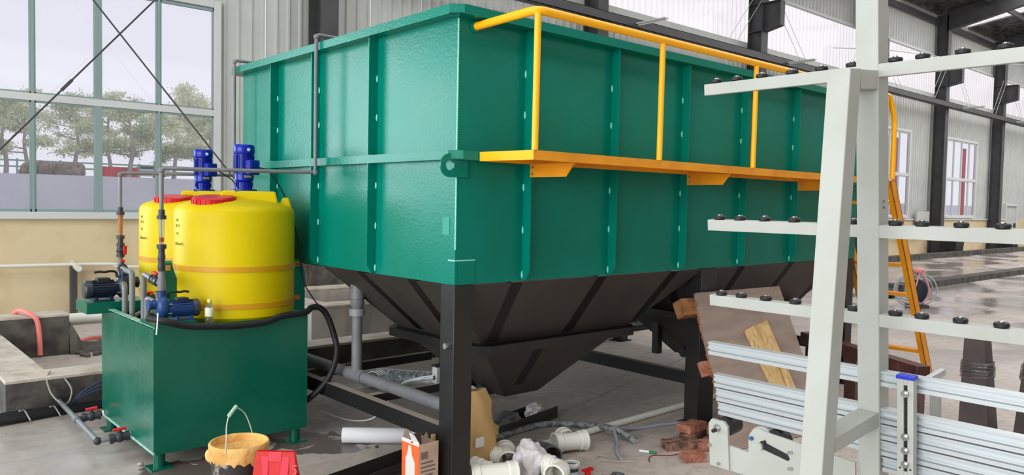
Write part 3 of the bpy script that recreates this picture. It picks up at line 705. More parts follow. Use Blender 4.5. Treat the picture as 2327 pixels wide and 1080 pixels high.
# ================================================================== DOSING BOX, TANKS
BX0, BX1, BY0, BY1, BZ0, BZ1 = 1.395, 2.325, 4.58, 5.66, .095, .81
BX = thing('dosing_box', 'dark green steel box on short round legs under the yellow tanks', 'box', (BX0, BY0, 0))
MB().box((BX0, BY0, BZ0), (BX1, BY0 + .006, BZ1)).build('front_panel', boxgreen, BX)
MB().box((BX0 - .004, BY0 + .006, BZ0), (BX0 + .002, BY1, BZ1)).build('side_panel', boxgreen, BX)
MB().box((BX1 - .006, BY0 + .006, BZ0), (BX1, BY1, BZ1)).build('side_panel', boxgreen, BX)
MB().box((BX0, BY1 - .006, BZ0), (BX1, BY1, BZ1)).build('back_panel', boxgreen, BX)
MB().box((BX0, BY0, BZ0 - .006), (BX1, BY1, BZ0)).build('bottom_panel', boxgreen, BX)
MB().box((BX0 + .2, BY0 + .006, BZ1 - .02), (BX1, 6.22, BZ1 - .008)).build('top_plate', boxgreen, BX)
MB().box((BX0 + .55, BY1, .09), (BX1, 6.2, BZ1 - .02)).build('rear_cabinet', boxgreen, BX)
b = MB(); b.box((BX0 - .004, BY0, BZ1 - .004), (BX0 + .035, BY1, BZ1 + .004)); b.build('rim_angle', mat('worn_green_rim', (110, 170, 150), .35, col2=(170, 205, 190), scale=20), BX)
b = MB(); b.box((BX0 - .008, BY0, BZ0 - .004), (BX0 + .0, BY1, BZ0 + .010)); b.build('bottom_edge', MATS['worn_green_rim'], BX)
for x, y in ((BX0 + .04, BY0 + .05), (BX1 - .06, BY0 + .05), (BX0 + .04, BY1 - .06), (BX1 - .06, BY1 - .06)):
    l = MB().cyl((x, y, .008), (x, y, BZ0), .032, 16).build('leg', boxgreen, BX); MB().box((x - .06, y - .06, 0), (x + .06, y + .06, .008)).build('foot_plate', boxgreen, l)
# pump plinths
MB().box((BX0 + .0, BY0 - .002, BZ1 - .01), (BX0 + .23, BY0 + .26, BZ1 + .025)).build('pump_plinth', boxgreen, BX)
MB().box((BX0 - .13, 5.50, .79), (BX0 + .20, 5.78, .86)).build('pump_plinth', boxgreen, BX)

# yellow tanks
def dtank(cx, cy, lab, first):
    T = thing('dosing_tank', lab, 'tank', (cx, cy, BZ1 - .008), group=None)
    z0 = BZ1 - .008; R0 = .368
    prof = [(R0 - .02, 0), (R0, .02), (R0, .655), (R0 - .008, .68), (R0 - .03, .70), (R0 - .09, .722), (R0 - .2, .742), (.0001, .752)]
    body = MB().lathe(prof, 72, Matrix.Translation((cx, cy, z0))).build('tank_body', tanky, T)
    # raised moulded ridge across the top carrying the motor
    ang = R(-24); M = Matrix.Translation((cx + .045, cy, z0 + .70)) @ Matrix.Rotation(ang, 4, 'Z')
    def ridge(xa, xb, wd, h):
        b = MB(); b.add([(xa, -wd, -.05), (xb, -wd, -.05), (xb, wd, -.05), (xa, wd, -.05), (xa + .05, -wd + .03, h), (xb - .03, -wd + .03, h), (xb - .03, wd - .03, h), (xa + .05, wd - .03, h)],
                        [(3, 2, 1, 0), (4, 5, 6, 7), (0, 1, 5, 4), (1, 2, 6, 5), (2, 3, 7, 6), (3, 0, 4, 7)], M)
        b.build('moulded_ridge', tanky, body, bevel=.012)
    ridge(-.17, .235, .145, .095); ridge(.20, .318, .105, .058)
    # lid
    Ml = Matrix.Translation((cx - .175, cy - .10, z0 + .712)) @ Matrix.Rotation(R(-4), 4, 'Y') @ Matrix.Rotation(R(5), 4, 'X')
    lid = MB().lathe([(.12, 0), (.128, .004), (.128, .036), (.120, .044), (.0001, .046)], 40, Ml).build('screw_lid', redp, T)
    b = MB()
    for k in range(24):
        a = 2 * PI * k / 24; b.box((.126, -.006, .006), (.132, .006, .034), Ml @ Matrix.Rotation(a, 4, 'Z'))
    b.build('lid_grips', redp, lid)
    # straps
    for z in (.075, .300):
        pts = MB().lathe([(R0 + .001, z), (R0 + .004, z), (R0 + .004, z + .032), (R0 + .001, z + .032)], 72, Matrix.Translation((cx, cy, z0)))
        s = pts.build('strap', strapm, T)
    # handwritten marks: strokes following the curve of the shell
    mk = MB(); rr = random.Random(9)
    def stroke(u0, z_0, u1, z_1, w=.0017):
        P = []
        for t in (0, .5, 1):
            u = u0 + (u1 - u0) * t; z = z_0 + (z_1 - z_0) * t; a = R(237) + (u / R0) * 1.0
            P.append((cx + (R0 + .0012) * math.cos(a), cy + (R0 + .0012) * math.sin(a), z0 + z))
        mk.tube(P, w * .5, 4, 1)
    A = -.36
    for (dx, dz, ln) in ((0, .60, 'NH'), (-.01, .565, '8C5C'), (0, .52, 'mg'), (-.02, .455, '800mm0S')):
        u = A + dx
        for ch in ln:
            s_ = .016 if ch not in 'mg' else .011; w = .010
            segs = {'N': [(0, 0, 0, 1), (0, 1, 1, 0), (1, 0, 1, 1)], 'H': [(0, 0, 0, 1), (1, 0, 1, 1), (0, .5, 1, .5)], '8': [(0, 0, 1, 0), (1, 0, 1, 1), (1, 1, 0, 1), (0, 1, 0, 0), (0, .5, 1, .5)], 'C': [(1, 1, 0, 1), (0, 1, 0, 0), (0, 0, 1, 0)],
                    '5': [(1, 1, 0, 1), (0, 1, 0, .5), (0, .5, 1, .5), (1, .5, 1, 0), (1, 0, 0, 0)], 'S': [(1, 1, 0, 1), (0, 1, 0, .5), (0, .5, 1, .5), (1, .5, 1, 0), (1, 0, 0, 0)], '0': [(0, 0, 1, 0), (1, 0, 1, 1), (1, 1, 0, 1), (0, 1, 0, 0)],
                    'm': [(0, 0, 0, 1), (0, 1, .5, .8), (.5, .8, .5, 0), (.5, .8, 1, 1), (1, 1, 1, 0)], 'g': [(1, 1, 0, 1), (0, 1, 0, .3), (0, .3, 1, .3), (1, 1, 1, -.8), (1, -.8, 0, -.8)]}[ch]
            for (a, bb, c, d) in segs: stroke(u + a * w, dz + bb * s_, u + c * w, dz + d * s_)
            u += w * 1.6
    mk.build('handwriting', mat('marker_ink', (120, 108, 14), .6), T)
    # agitator motor
    mx, my, mz = cx + .055, cy + .0, z0 + .70 + .095
    mo = MB().lathe([(.075, 0), (.082, .003), (.082, .011), (.05, .013), (.048, .055), (.056, .065), (.060, .07), (.060, .105), (.055, .108), (.055, .235), (.063, .238), (.066, .245), (.066, .285), (.060, .297), (.0001, .300)], 32,
               Matrix.Translation((mx, my, mz))).build('agitator_motor', bluem, T)
    b = MB()
    for k in range(28):
        a = 2 * PI * k / 28; b.box((.053, -.0018, .112), (.0635, .0018, .232), Matrix.Translation((mx, my, mz)) @ Matrix.Rotation(a, 4, 'Z'))
    for k in range(16):
        a = 2 * PI * k / 16; b.box((.046, -.002, .014), (.056, .002, .056), Matrix.Translation((mx, my, mz)) @ Matrix.Rotation(a, 4, 'Z'))
    b.build('cooling_fins', bluem, mo)
    Mb = Matrix.Translation((mx, my, mz)) @ Matrix.Rotation(R(-62), 4, 'Z')
    MB().box((.045, -.047, .105), (.088, .047, .200), Mb).build('terminal_box', bluem, mo, bevel=.006)
    MB().box((.088, -.040, .112), (.092, .040, .193), Mb).build('terminal_cover', bluem, mo, bevel=.002)
    Mn = Matrix.Translation((mx, my, mz)) @ Matrix.Rotation(R(-118), 4, 'Z')
    MB().box((.060, -.022, .085), (.0625, .022, .100), Matrix.Translation((mx, my, mz)) @ Matrix.Rotation(R(-90), 4, 'Z')).build('nameplate', mat('brass_plate', (200, 186, 120), .3, .6), mo)
    MB().cyl((Matrix.Translation((mx, my, mz)) @ Matrix.Rotation(R(-88), 4, 'Z')) @ Vector((.064, 0, .265)), (Matrix.Translation((mx, my, mz)) @ Matrix.Rotation(R(-88), 4, 'Z')) @ Vector((.0672, 0, .265)), .011, 16).build('round_sticker', mat('sticker', (214, 206, 214), .5), mo)
    b = MB()
    for k in range(4):
        a = 2 * PI * k / 4 + .5; b.cyl((mx + .071 * math.cos(a), my + .071 * math.sin(a), mz + .004), (mx + .071 * math.cos(a), my + .071 * math.sin(a), mz + .026), .0055, 8)
    b.build('flange_bolts', steel, mo)
    b = MB(); b.box((mx - .095, my - .095, mz - .003), (mx + .10, my + .095, mz + .001)); b.build('motor_base_plate', steel, mo)
    return T, (mx, my, mz)
T1, m1 = dtank(2.005, 4.955, 'yellow plastic dosing tank nearest the camera at the front of the green box', True)
T2, m2 = dtank(2.03, 5.745, 'yellow plastic dosing tank at the back, partly hidden by the front one', False)
# tank brackets (teal plates holding the straps)
def clamp(x, y, lab, mt, rot=0, mirror=1):
    T = thing('strap_bracket', lab, 'bracket', (x, y, BZ1 - .008), (0, 0, rot))
    MB().prism([(-.03, 0), (.05, 0), (.05, .25), (.02, .345), (-.03, .345)], -.004, .004, axis='y').build('bracket_plate', mt, T, local=True)
    MB().box((-.05, -.008, 0), (.06, .05, .006)).build('bracket_foot', mt, T, local=True)
    for z in (.09, .315):
        c = MB().box((-.035, -.012, z - .016), (.012, -.004, z + .016)).build('strap_clip', strapm, T, local=True); MB().cyl((-.012, -.02, z), (-.012, -.010, z), .008, 8).build('clip_bolt', steel, c, local=True)
clamp(2.372 + .028, 4.875, 'bright teal strap bracket at the right side of the front yellow tank', teal)
clamp(1.585, 4.95, 'dark green strap bracket between the two yellow tanks, nearer', boxgreen)
clamp(1.64, 5.12, 'green strap bracket between the two yellow tanks, further back', teal)
# motor cables
tag(MB().tube([(m1[0] + .075, m1[1] - .05, m1[2] + .155), (2.2, 4.88, 1.72), (2.300, 4.88, 1.58), (2.36, 4.86, 1.40), (2.395, 4.85, 1.23), (2.40, 4.80, 1.02), (2.41, 4.70, .92), (2.41, 4.61, .872)], .0045, 8).build('motor_cable', cable), 'black cable drooping from the front blue motor down past the tank side', 'cable')
tag(MB().tube([(m2[0] + .075, m2[1] - .04, m2[2] + .155), (2.22, 5.70, 1.72), (2.29, 5.68, 1.66), (2.33, 5.66, 1.50), (2.36, 5.6, 1.2), (2.38, 5.5, .9)], .0045, 8).build('motor_cable', cable), 'short black cable curling behind the front motor from the rear blue motor', 'cable')

# ---- pumps
def pump(loc, mt, lab, front=True, rot=0):
    """horizontal self-priming pump: motor along local x, head at -x"""
    T = thing('pump', lab, 'pump', loc, (0, 0, rot))
    mo = MB().cyl((.03, 0, .075), (.17, 0, .075), .050, 24).build('motor_body', mt, T, local=True)
    b = MB()
    for k in range(20):
        a = 2 * PI * k / 20; b.box((.035, -.0016, .048), (.165, .0016, .059), Matrix.Translation((0, 0, .075)) @ Matrix.Rotation(a, 4, 'X'))
    b.build('cooling_fins', mt, mo, local=True)
    M = Matrix.Rotation(R(90), 4, 'Y'); M.translation = (.168, 0, .075)
    MB().lathe([(.0, 0), (.058, 0), (.060, .006), (.060, .038), (.05, .048), (.0001, .05)], 24, M).build('fan_cover', pvcd, T, local=True)
    MB().box((.06, -.035, .115), (.14, .035, .150)).build('terminal_box', darkblue if front else mat('dark_housing', (34, 32, 34), .45), T, local=True, bevel=.005)
    if not front: MB().box((.07, -.0365, .118), (.12, -.0355, .147)).build('rating_plate', mat('plate_grey', (176, 178, 180), .4), T, local=True)
    hb = MB(); hb.blob((-.025, 0, .09), .05, .062, .085, 20, 12); hb.cyl((-.02, 0, .075), (.035, 0, .075), .044, 20); hb.cyl((-.03, 0, .13), (-.03, 0, .20), .030, 18); hb.cyl((-.03, 0, .188), (-.03, 0, .20), .038, 18)
    hb.cyl((-.115, 0, .11), (-.02, 0, .11), .030, 18); hb.cyl((-.118, 0, .11), (-.105, 0, .11), .038, 18)
    hb.build('pump_head', mt, T, local=True)
    MB().tube([(.015, 0, .15), (.018, 0, .178), (.03, 0, .188), (.06, 0, .190), (.09, 0, .186), (.12, 0, .190), (.15, 0, .184)], .008, 10).build('carry_handle', rubber, T, local=True)
    b = MB()
    for x in (.05, .14): b.box((x, -.06, 0), (x + .02, .06, .03))
    b.box((.04, -.065, 0), (.17, .065, .006)); b.build('pump_foot', mt, T, local=True)
    for (y, z) in ((.04, .05), (-.045, .05), (-.04, .11), (.04, .11)): MB().cyl((.0, y, z), (.026, y, z), .006, 8).build('head_bolt', steel, T, local=True)
    return T
pump((1.492, 4.69, BZ1 + .025), bluep, 'blue ribbed pump on the front corner of the green box').scale = (.86, .86, .86)
pump((1.49, 5.63, .86), darkblue, 'dark pump with black motor on the rear corner of the green box', False, PI)

# ---- pipework
def valve(p, d, parent, r=.02, hand=(0, 0, 1), hm=redp):
    p = Vector(p); d = Vector(d).normalized(); h = Vector(hand).normalized()
    v = MB().cyl(p - d * r * 2.0, p + d * r * 2.0, r * 1.35, 18); v.blob(tuple(p), r * 1.7, r * 1.7, r * 1.7, 14, 8); v.cyl(p - d * r * 2.9, p - d * r * 1.8, r * 1.6, 12); v.cyl(p + d * r * 1.8, p + d * r * 2.9, r * 1.6, 12); v.cyl(p, p + h * r * 2.3, r * .6, 10)
    o = v.build('valve_body', pvcd, parent)
    side = d
    q = p + h * r * 2.2; s2 = side * r * 1.9; w_ = h.cross(side) * r * .55
    b = MB(); b.add([q - s2 - w_, q + s2 - w_ * 1.5, q + s2 + w_ * 1.5, q - s2 + w_, q - s2 - w_ + h * r * .8, q + s2 - w_ * 1.5 + h * r * .8, q + s2 + w_ * 1.5 + h * r * .8, q - s2 + w_ + h * r * .8],
                    [(3, 2, 1, 0), (4, 5, 6, 7), (0, 1, 5, 4), (1, 2, 6, 5), (2, 3, 7, 6), (3, 0, 4, 7)])
    b.build('valve_handle', hm, o, bevel=.003)
    return o
def socket(z0, z1, x, y, r, parent, mt=pvcd, nm='union_nut'): return MB().cyl((x, y, z0), (x, y, z1), r, 20).build(nm, mt, parent)
def riser(x, y, ye, lab, amber, zb, dz=0.):
    T = thing('dosing_pipe', lab, 'pipe', (x, y, zb))
    # upper run over to the tank and up over its flange
    MB().pipe([(x, y, 1.475 + dz), (x, y, 1.712), (X0 - .10, ye, 1.722), (X0 - .10, ye, 2.585), (X0 + .06, ye, 2.585)], .0115, 12, .022).build('upper_run', pvcg, T)
    for p in ((x, y, 1.700), (X0 - .10, ye, 1.722), (X0 - .10, ye, 2.572)): MB().blob(p, .018, .018, .018, 12, 8).build('elbow', pvcg, T)
    socket(1.435 + dz, 1.475 + dz, x, y, .018, T); socket(1.420 + dz, 1.442 + dz, x, y, .027, T)
    MB().lathe([(.014, 0), (.0185, .15)] if not amber else [(.013, 0), (.019, .15)], 20, Matrix.Translation((x, y, 1.270 + dz))).build('flow_tube', mat('amber_flow_tube', (178, 118, 72), .3, trans=.3) if amber else clearp, T)
    if not amber: MB().cyl((x, y, 1.29 + dz), (x, y, 1.315 + dz), .012, 14).build('float', redp, T); MB().cyl((x, y, 1.275 + dz), (x, y, 1.42 + dz), .0025, 8).build('float_rod', steel, T)
    socket(1.250 + dz, 1.275 + dz, x, y, .027, T); socket(1.22 + dz, 1.25 + dz, x, y, .018, T)
    return T
P1 = riser(1.473, 4.71, 4.545, 'grey dosing pipe rising from the front pump over the tank rim', False, 1.0)
x, y = 1.473, 4.71
MB().lathe([(.015, 0), (.02, .01), (.022, .035), (.017, .06), (.021, .075), (.021, .10), (.014, .115)], 18, Matrix.Translation((x, y, 1.115))).build('check_valve', pvcd, P1)
MB().cyl((x, y, 1.03), (x, y, 1.12), .018, 16).build('lower_run', pvcg, P1); MB().cyl((x, y, .975), (x, y, 1.075), .023, 18).build('tee_sleeve', pvcg, P1)
MB().pipe([(x, y, 1.045), (1.452, 4.97, 1.085), (1.452, 4.97, .62)], .0165, 14, .025).build('return_pipe', pvcg, P1)
valve((1.466, 4.80, 1.058), (-.08, 1, .15), P1, .017)
MB().pipe([(1.432, 4.70, .945), (1.432, 4.84, .950), (1.432, 4.84, .62)], .0165, 14, .025).build('suction_pipe', pvcg, P1)
P2 = riser(1.597, 6.0, 5.84, 'grey dosing pipe with amber flow tube rising behind from the rear pump', True, 1.0, -.005)
x, y = 1.597, 6.0
valve((x, y, 1.165), (0, 0, 1), P2, .017, (.5, -1, 0)); MB().cyl((x, y, 1.00), (x, y, 1.12), .017, 16).build('lower_run', pvcg, P2); MB().cyl((x, y, .96), (x, y, 1.06), .022, 18).build('tee_sleeve', pvcg, P2)
MB().pipe([(x, y, 1.045), (1.50, 5.5, 1.06), (1.465, 5.25, 1.07), (1.465, 5.25, .62)], .0175, 14, .03).build('return_pipe', pvcg, P2)
valve((1.572, 5.86, 1.049), (-.19, -1, .03), P2, .019)
MB().pipe([(x, y, .98), (1.50, 5.55, .97), (1.452, 5.36, .965), (1.452, 5.36, .62)], .0175, 14, .03).build('suction_pipe', pvcg, P2)
MB().pipe([(1.50, 5.3, .70), (1.50, 5.3, .80), (1.60, 5.3, .80)], .0165, 12, .03).build('branch_pipe', pvcg, P2)
valve((1.62, 5.45, .88), (1, 0, 0), P2, .014, (0, -.3, 1))

# floor drain pipe
FP = thing('drain_pipe', 'grey drain pipe with two red valves low beside the green box', 'pipe', (1.22, 5.1, 0))
MB().pipe([(1.255, 6.26, .085), (1.222, 5.075, .085), (BX0 - .01, 5.04, .085 + .02)], .0165, 14, .03).build('drain_run', pvcg, FP)
MB().blob((1.222, 5.075, .085), .024, .024, .024, 12, 8).build('elbow', pvcd, FP); MB().cyl((1.2385, 5.70, .085), (1.236, 5.62, .085), .023, 16).build('tee_sleeve', pvcg, FP)
MB().cyl((1.245, 5.76, .085), (BX0, 5.755, .12), .016, 14).build('branch_run', pvcd, FP) if False else MB().cyl((1.237, 5.66, .085), (BX0 - .005, 5.61, .11), .016, 14).build('branch_run', pvcd, FP)
valve((1.335, 5.045, .095), (1, -.1, .08), FP, .019); valve((1.32, 5.63, .098), (1, -.2, .1), FP, .019)
MB().cyl((1.252, 6.22, .085), (1.2525, 6.28, .085), .024, 14).build('pipe_socket', pvcd, FP)
for p in ((1.383, 5.04, .105), (1.378, 5.612, .108)): MB().cyl((p[0], p[1], p[2]), (p[0] + .012, p[1] - .001, p[2] + .001), .021, 14).build('cable_tie', paper, FP)

# black hose along the box front
tag(MB().tube([(1.375, 4.63, .865), (1.43, 4.55, .855), (1.56, 4.553, .815), (1.70, 4.552, .80), (1.84, 4.553, .79), (2.02, 4.553, .795), (2.15, 4.56, .825), (2.30, 4.57, .83), (2.36, 4.60, .855), (2.42, 4.60, .85), (2.475, 4.60, .79), (2.52, 4.59, .66), (2.53, 4.57, .55), (2.49, 4.57, .42), (2.43, 4.6, .32), (2.33, 4.66, .22)], .0195, 14).build('suction_hose', rubber), 'thick black rubber hose draped along the green box and looping down on its right', 'hose')
tag(MB().tube([(1.405, 4.555, .90), (1.40, 4.548, .84), (1.395, 4.55, .78)], .004, 6).build('cable_tie', paper), 'white cable tie hanging off the front hose at the box corner', 'cable tie')
# bottle
BT = thing('plastic_bottle', 'small clear bottle with a pale label against the front yellow tank', 'bottle', (1.712, 4.615, .812))
M = Matrix.Translation((1.712, 4.612, .806 - .0))
MB().lathe([(.024, 0), (.026, .004), (.025, .03), (.022, .04), (.025, .05), (.025, .095), (.018, .115), (.011, .122), (.011, .130)], 24, M).build('bottle_body', clearp, BT)
MB().lathe([(.0255, .045), (.0258, .046), (.0258, .094), (.0255, .095)], 24, M).build('label_sleeve', mat('pale_label', (222, 226, 196), .5, col2=(236, 206, 90), scale=14, lo=.5, hi=.6), BT)
MB().lathe([(.012, .126), (.0125, .127), (.0125, .144), (.011, .146), (.0001, .146)], 20, M).build('cap', mat('pale_yellow_cap', (226, 210, 130), .4), BT)

# ================================================================== KERBS AND PIT WALLS
KB = thing('concrete_kerb', 'low concrete kerb running behind the green box and under the tank', 'kerb', (.93, 6.28, 0), kind=None)
ctop = mat('kerb_top', (196, 184, 170), .8, col2=(168, 156, 144), scale=6, bump=.3, bscale=20)
def rough_box(a, b_, nm, parent, mt, top=None, seed=1, amp=.006, res=.12):
    """box with slightly uneven faces; the trowelled top is its own slab"""
    r = random.Random(seed); bm = bmesh.new()
    x0, y0, z0 = a; x1, y1, z1 = b_
    nx, ny, nz = max(1, int((x1 - x0) / res)), max(1, int((y1 - y0) / res)), max(1, int((z1 - z0) / res)); b = MB()
    def g3(p, q, s, nu, nv):
        vs = []
        for i in range(nu + 1):
            for j in range(nv + 1):
                v = Vector(p) + Vector(q) * i / nu + Vector(s) * j / nv
                if 0 < i < nu and 0 < j < nv: v += Vector(q).cross(Vector(s)).normalized() * r.uniform(-amp, amp)
                vs.append(v)
        b.add(vs, [(i * (nv + 1) + j, (i + 1) * (nv + 1) + j, (i + 1) * (nv + 1) + j + 1, i * (nv + 1) + j + 1) for i in range(nu) for j in range(nv)])
    g3((x0, y0, z0), (x1 - x0, 0, 0), (0, 0, z1 - z0), nx, nz); g3((x0, y1, z0), (x1 - x0, 0, 0), (0, 0, z1 - z0), nx, nz)
    g3((x0, y0, z0), (0, y1 - y0, 0), (0, 0, z1 - z0), ny, nz); g3((x1, y0, z0), (0, y1 - y0, 0), (0, 0, z1 - z0), ny, nz); g3((x0, y0, z1), (x1 - x0, 0, 0), (0, y1 - y0, 0), nx, ny)
    bm.free(); o = b.build(nm, mt, parent)
    if top: MB().box((x0 - .004, y0 - .004, z1 - .012), (x1 + .004, y1 + .004, z1 + .012)).build(nm + '_top', top, o, bevel=.004)
    return o
rough_box((.94, 6.29, 0), (8.5, 6.57, .245), 'kerb_run', KB, conc_dark, ctop, 2)
rough_box((.94, 6.575, 0), (1.225, 8.4, .245), 'kerb_run', KB, conc_dark, ctop, 3)
# rear pit wall with a broken end
PW = thing('pit_wall', 'tall dark concrete pit wall with a broken end and pale top at the left', 'wall', (-1, 8.5, 0))
rough_box((-1.2, 8.50, -.05), (1.80, 8.80, .385), 'wall_run', PW, conc_dark, ctop, 4, .012)
b = MB(); rr = random.Random(8); n = 14; prof = []
for i in range(n + 1):
    u = i / n; prof.append((1.80 + .84 * u, max(.03, .33 * (1 - u * 5) if u < .2 else (.03 + .03 * rr.random() if u < .62 else .03 + .28 * (u - .62) / .38 + .02 * rr.random()))))
vs = []; fs = []
for i, (x, z) in enumerate(prof): vs += [(x, 8.46 + rr.uniform(-.02, .02), -.05), (x, 8.50 + rr.uniform(-.03, .03), z), (x, 8.82, z + rr.uniform(-.02, .03)), (x, 8.84, -.05)]
for i in range(n): fs += [(4 * i + k, 4 * i + 4 + k, 4 * i + 5 + k, 4 * i + 1 + k) for k in range(3)]
b.add(vs, fs); b.build('broken_edge', conc_dark, PW)
b = MB()
for i in range(26):
    x = rr.uniform(1.85, 2.7); b.blob((x, 8.36 + rr.uniform(-.1, .08), .01 + rr.uniform(0, .02)), rr.uniform(.02, .05), rr.uniform(.02, .05), rr.uniform(.012, .035), 6, 4)
b.build('rubble', conc_dark, PW, kind='stuff')
# end pier of the wall and stepped block
BK = thing('concrete_pier', 'upright concrete pier beside the rear yellow tank', 'pier', (2.15, 8.4, 0))
rough_box((2.66, 8.46, 0), (2.84, 8.78, .42), 'pier_block', BK, conc_dark, None, 6, .01, .08)
# pit block behind the standpipe: pale walls around a dark opening
PB = thing('pit_block', 'pale concrete pit block with a dark rectangular opening behind the grey standpipe', 'block', (3.8, 7.0, 0))
wash = mat('washed_concrete', (178, 168, 158), .75, col2=(140, 134, 130), scale=4, bump=.2, bscale=14, stretch=(1, 1, .3))
rough_box((3.62, 7.05, 0), (7.5, 7.30, .48), 'block_side', PB, wash, ctop, 7); rough_box((3.62, 7.31, 0), (3.90, 8.75, .48), 'block_side', PB, wash, ctop, 8)
rough_box((3.91, 8.50, 0), (7.5, 8.75, .48), 'block_side', PB, wash, ctop, 9); rough_box((4.9, 7.31, 0), (5.1, 8.49, .48), 'block_side', PB, wash, ctop, 10)
MB().box((3.91, 7.31, .02), (4.89, 8.49, .05)).build('pit_floor', conc_dark, PB); MB().box((5.11, 7.31, .02), (7.45, 8.49, .05)).build('pit_floor', conc_dark, PB)
# far parcel kerbs
r1 = rough_box((15.5, 6.2, 0), (44, 6.5, .13), 'far_kerb', None, conc_dark, None, 11, .004, 1.5); tag(r1, 'nearer long low kerb around the wet floor bay at the right', 'kerb')
r1 = rough_box((15.5, 6.51, 0), (15.8, 10.0, .13), 'far_kerb', None, conc_dark, None, 12, .004, 1.5); tag(r1, 'short end kerb closing the wet floor bay behind the ladder', 'kerb')
r1 = rough_box((15.5, 10.05, 0), (46, 10.35, .16), 'far_kerb', None, conc_dark, None, 13, .004, 1.5); tag(r1, 'farther long low kerb running near the foot of the long wall', 'kerb')
# pink straps, white pipe in the pit, cables
pink = mat('pink_strap', (232, 128, 120), .5)
tag(MB().tube([(1.36, 8.92, .30), (1.40, 8.70, .43), (1.46, 8.52, .425), (1.52, 8.465, .36), (1.54, 8.455, .20), (1.54, 8.43, .03)], .022, 8).build('pink_hose', pink), 'flat pink hose hanging over the pale-topped pit wall', 'hose')
tag(MB().tube([(1.95, 8.95, .03), (2.15, 9.1, .04), (2.4, 9.05, .03)], .02, 8).build('pink_hose', pink), 'piece of pink hose lying in the gap of the broken pit wall', 'hose')
PP = thing('white_waste_pipe', 'fat white waste pipe lying on blocks behind the broken pit wall', 'pipe', (2.4, 9.03, 0))
MB().cyl((1.6, 9.05, .262), (3.2, 9.0, .262), .062, 18).build('pipe_run', pvcw, PP)
for x in (1.7, 3.0): MB().box((x, 8.93, 0), (x + .12, 9.12, .202)).build('support_block', conc_dark, PP)
WT = thing('black_sheathed_cable', 'black sheathed cable bundle lying at the foot of the front kerb', 'cable', (1.0, 6.2, 0))
for i in range(4): MB().tube([(.3, 6.02 + i * .045, .03), (.95, 6.10 + i * .04, .03 + i * .004), (1.3, 6.16 + i * .03, .028), (1.9, 6.2 + i * .02, .03), (2.8, 6.15, .03 + i * .01)], .020, 8).build('cable_strand', rubber, WT)
for x in (.98, 1.16): MB().tube([(x, 6.04, .10), (x + .03, 6.10, .085), (x + .05, 6.16, .07), (x + .06, 6.02, .03)], .005, 6).build('cable_tie', mat('tie_grey', (150, 150, 146), .5), WT)
for i in range(3):
    tag(MB().tube([(1.33, 6.2, .06 + i * .01), (1.42, 6.18, .12 + .02 * i), (1.55, 6.16, .15 + .03 * i), (1.75, 6.15, .15 + .02 * i), (1.95, 6.15, .05)], .008, 6).build('blue_cable', mat('navy_cable', (28, 44, 74), .5)), ['lowest', 'middle', 'highest'][i] + ' of the three dark blue cables arching against the kerb', 'cable')
tag(MB().tube([(1.235, 6.42, .27), (1.19, 6.30, .24), (1.20, 6.20, .15), (1.25, 6.14, .09), (1.30, 6.16, .09), (1.33, 6.22, .16), (1.30, 6.30, .235)], .006, 6).build('grey_wire', mat('tie_grey', (150, 150, 146), .5)), 'loop of grey wire hanging over the front kerb at the pipe end', 'wire')

# ---- grey standpipe under the tank
SP = thing('outlet_standpipe', 'grey outlet standpipe and long floor pipe under the tank end', 'pipe', (2.62, 4.47, .4))
MB().cyl((2.62, 4.47, .44), (2.62, 4.47, 1.11), .034, 24).build('standpipe', pvcg, SP)
MB().cyl((2.62, 4.47, .905), (2.62, 4.47, 1.11), .046, 24).build('coupling', pvcg, SP); MB().lathe([(.036, 0), (.046, .03), (.046, .06)], 24, Matrix.Translation((2.62, 4.47, .85))).build('reducer', pvcg, SP)
MB().cyl((2.62, 4.47, .80), (2.62, 4.47, .845), .052, 24).build('union_collar', mat('light_grey_pvc', (136, 138, 142), .4), SP)
MB().cyl((2.62, 3.46, .405), (2.62, 5.85, .405), .037, 24).build('header_pipe', pvcg, SP); MB().cyl((2.62, 4.37, .405), (2.62, 4.57, .405), .046, 24).build('tee', pvcg, SP)
b = MB()
for k in range(4): b.tube([(2.60 + .02 * k, 4.30, .452), (2.61 + .02 * k, 4.25, .47), (2.63 + .02 * k, 4.2, .452)], .003, 5)
b.build('tape_shreds', mat('tie_grey', (150, 150, 146), .5), SP)
VP = thing('red_valve', 'small red valve handle on the pale pit block beyond the standpipe', 'valve', (4.35, 7.1, .49))
MB().cyl((4.18, 7.12, .545), (4.42, 7.10, .545), .03, 12).build('valve_body', pvcd, VP); MB().prism([(4.14, 7.05), (4.20, 7.02), (4.36, 7.04), (4.36, 7.12), (4.20, 7.13)], .59, .63).build('valve_handle', redp, VP)
MB().cyl((4.2, 7.12, .50), (4.2, 7.12, .545), .02, 10).build('valve_stem', pvcd, VP)
tag(MB().tube([(3.36, 5.62, .09), (3.48, 5.50, .09), (3.62, 5.30, .09), (3.80, 5.05, .09), (3.95, 4.8, .09)], .075, 20, 4).build('foil_duct', mat('foil_duct', (214, 218, 222), .35, .4, col2=(186, 190, 196), scale=14, bump=.8, bscale=25)), 'silver foil wrapped duct lying under the tank behind the beam', 'duct')
JB = thing('junction_box', 'small pale grey box sitting on the tie beam beside the front tank leg', 'box', (3.05, 4.13, .36))
MB().box((3.0, 4.105, .36), (3.09, 4.155, .47)).build('box_body', mat('pale_grey_plastic', (188, 190, 190), .5), JB, bevel=.004); MB().box((2.996, 4.10, .47), (3.094, 4.16, .482)).build('box_lid', pvcd, JB); MB().cyl((2.994, 4.13, .40), (3.0, 4.13, .40), .014, 12).build('gland', pvcd, JB)
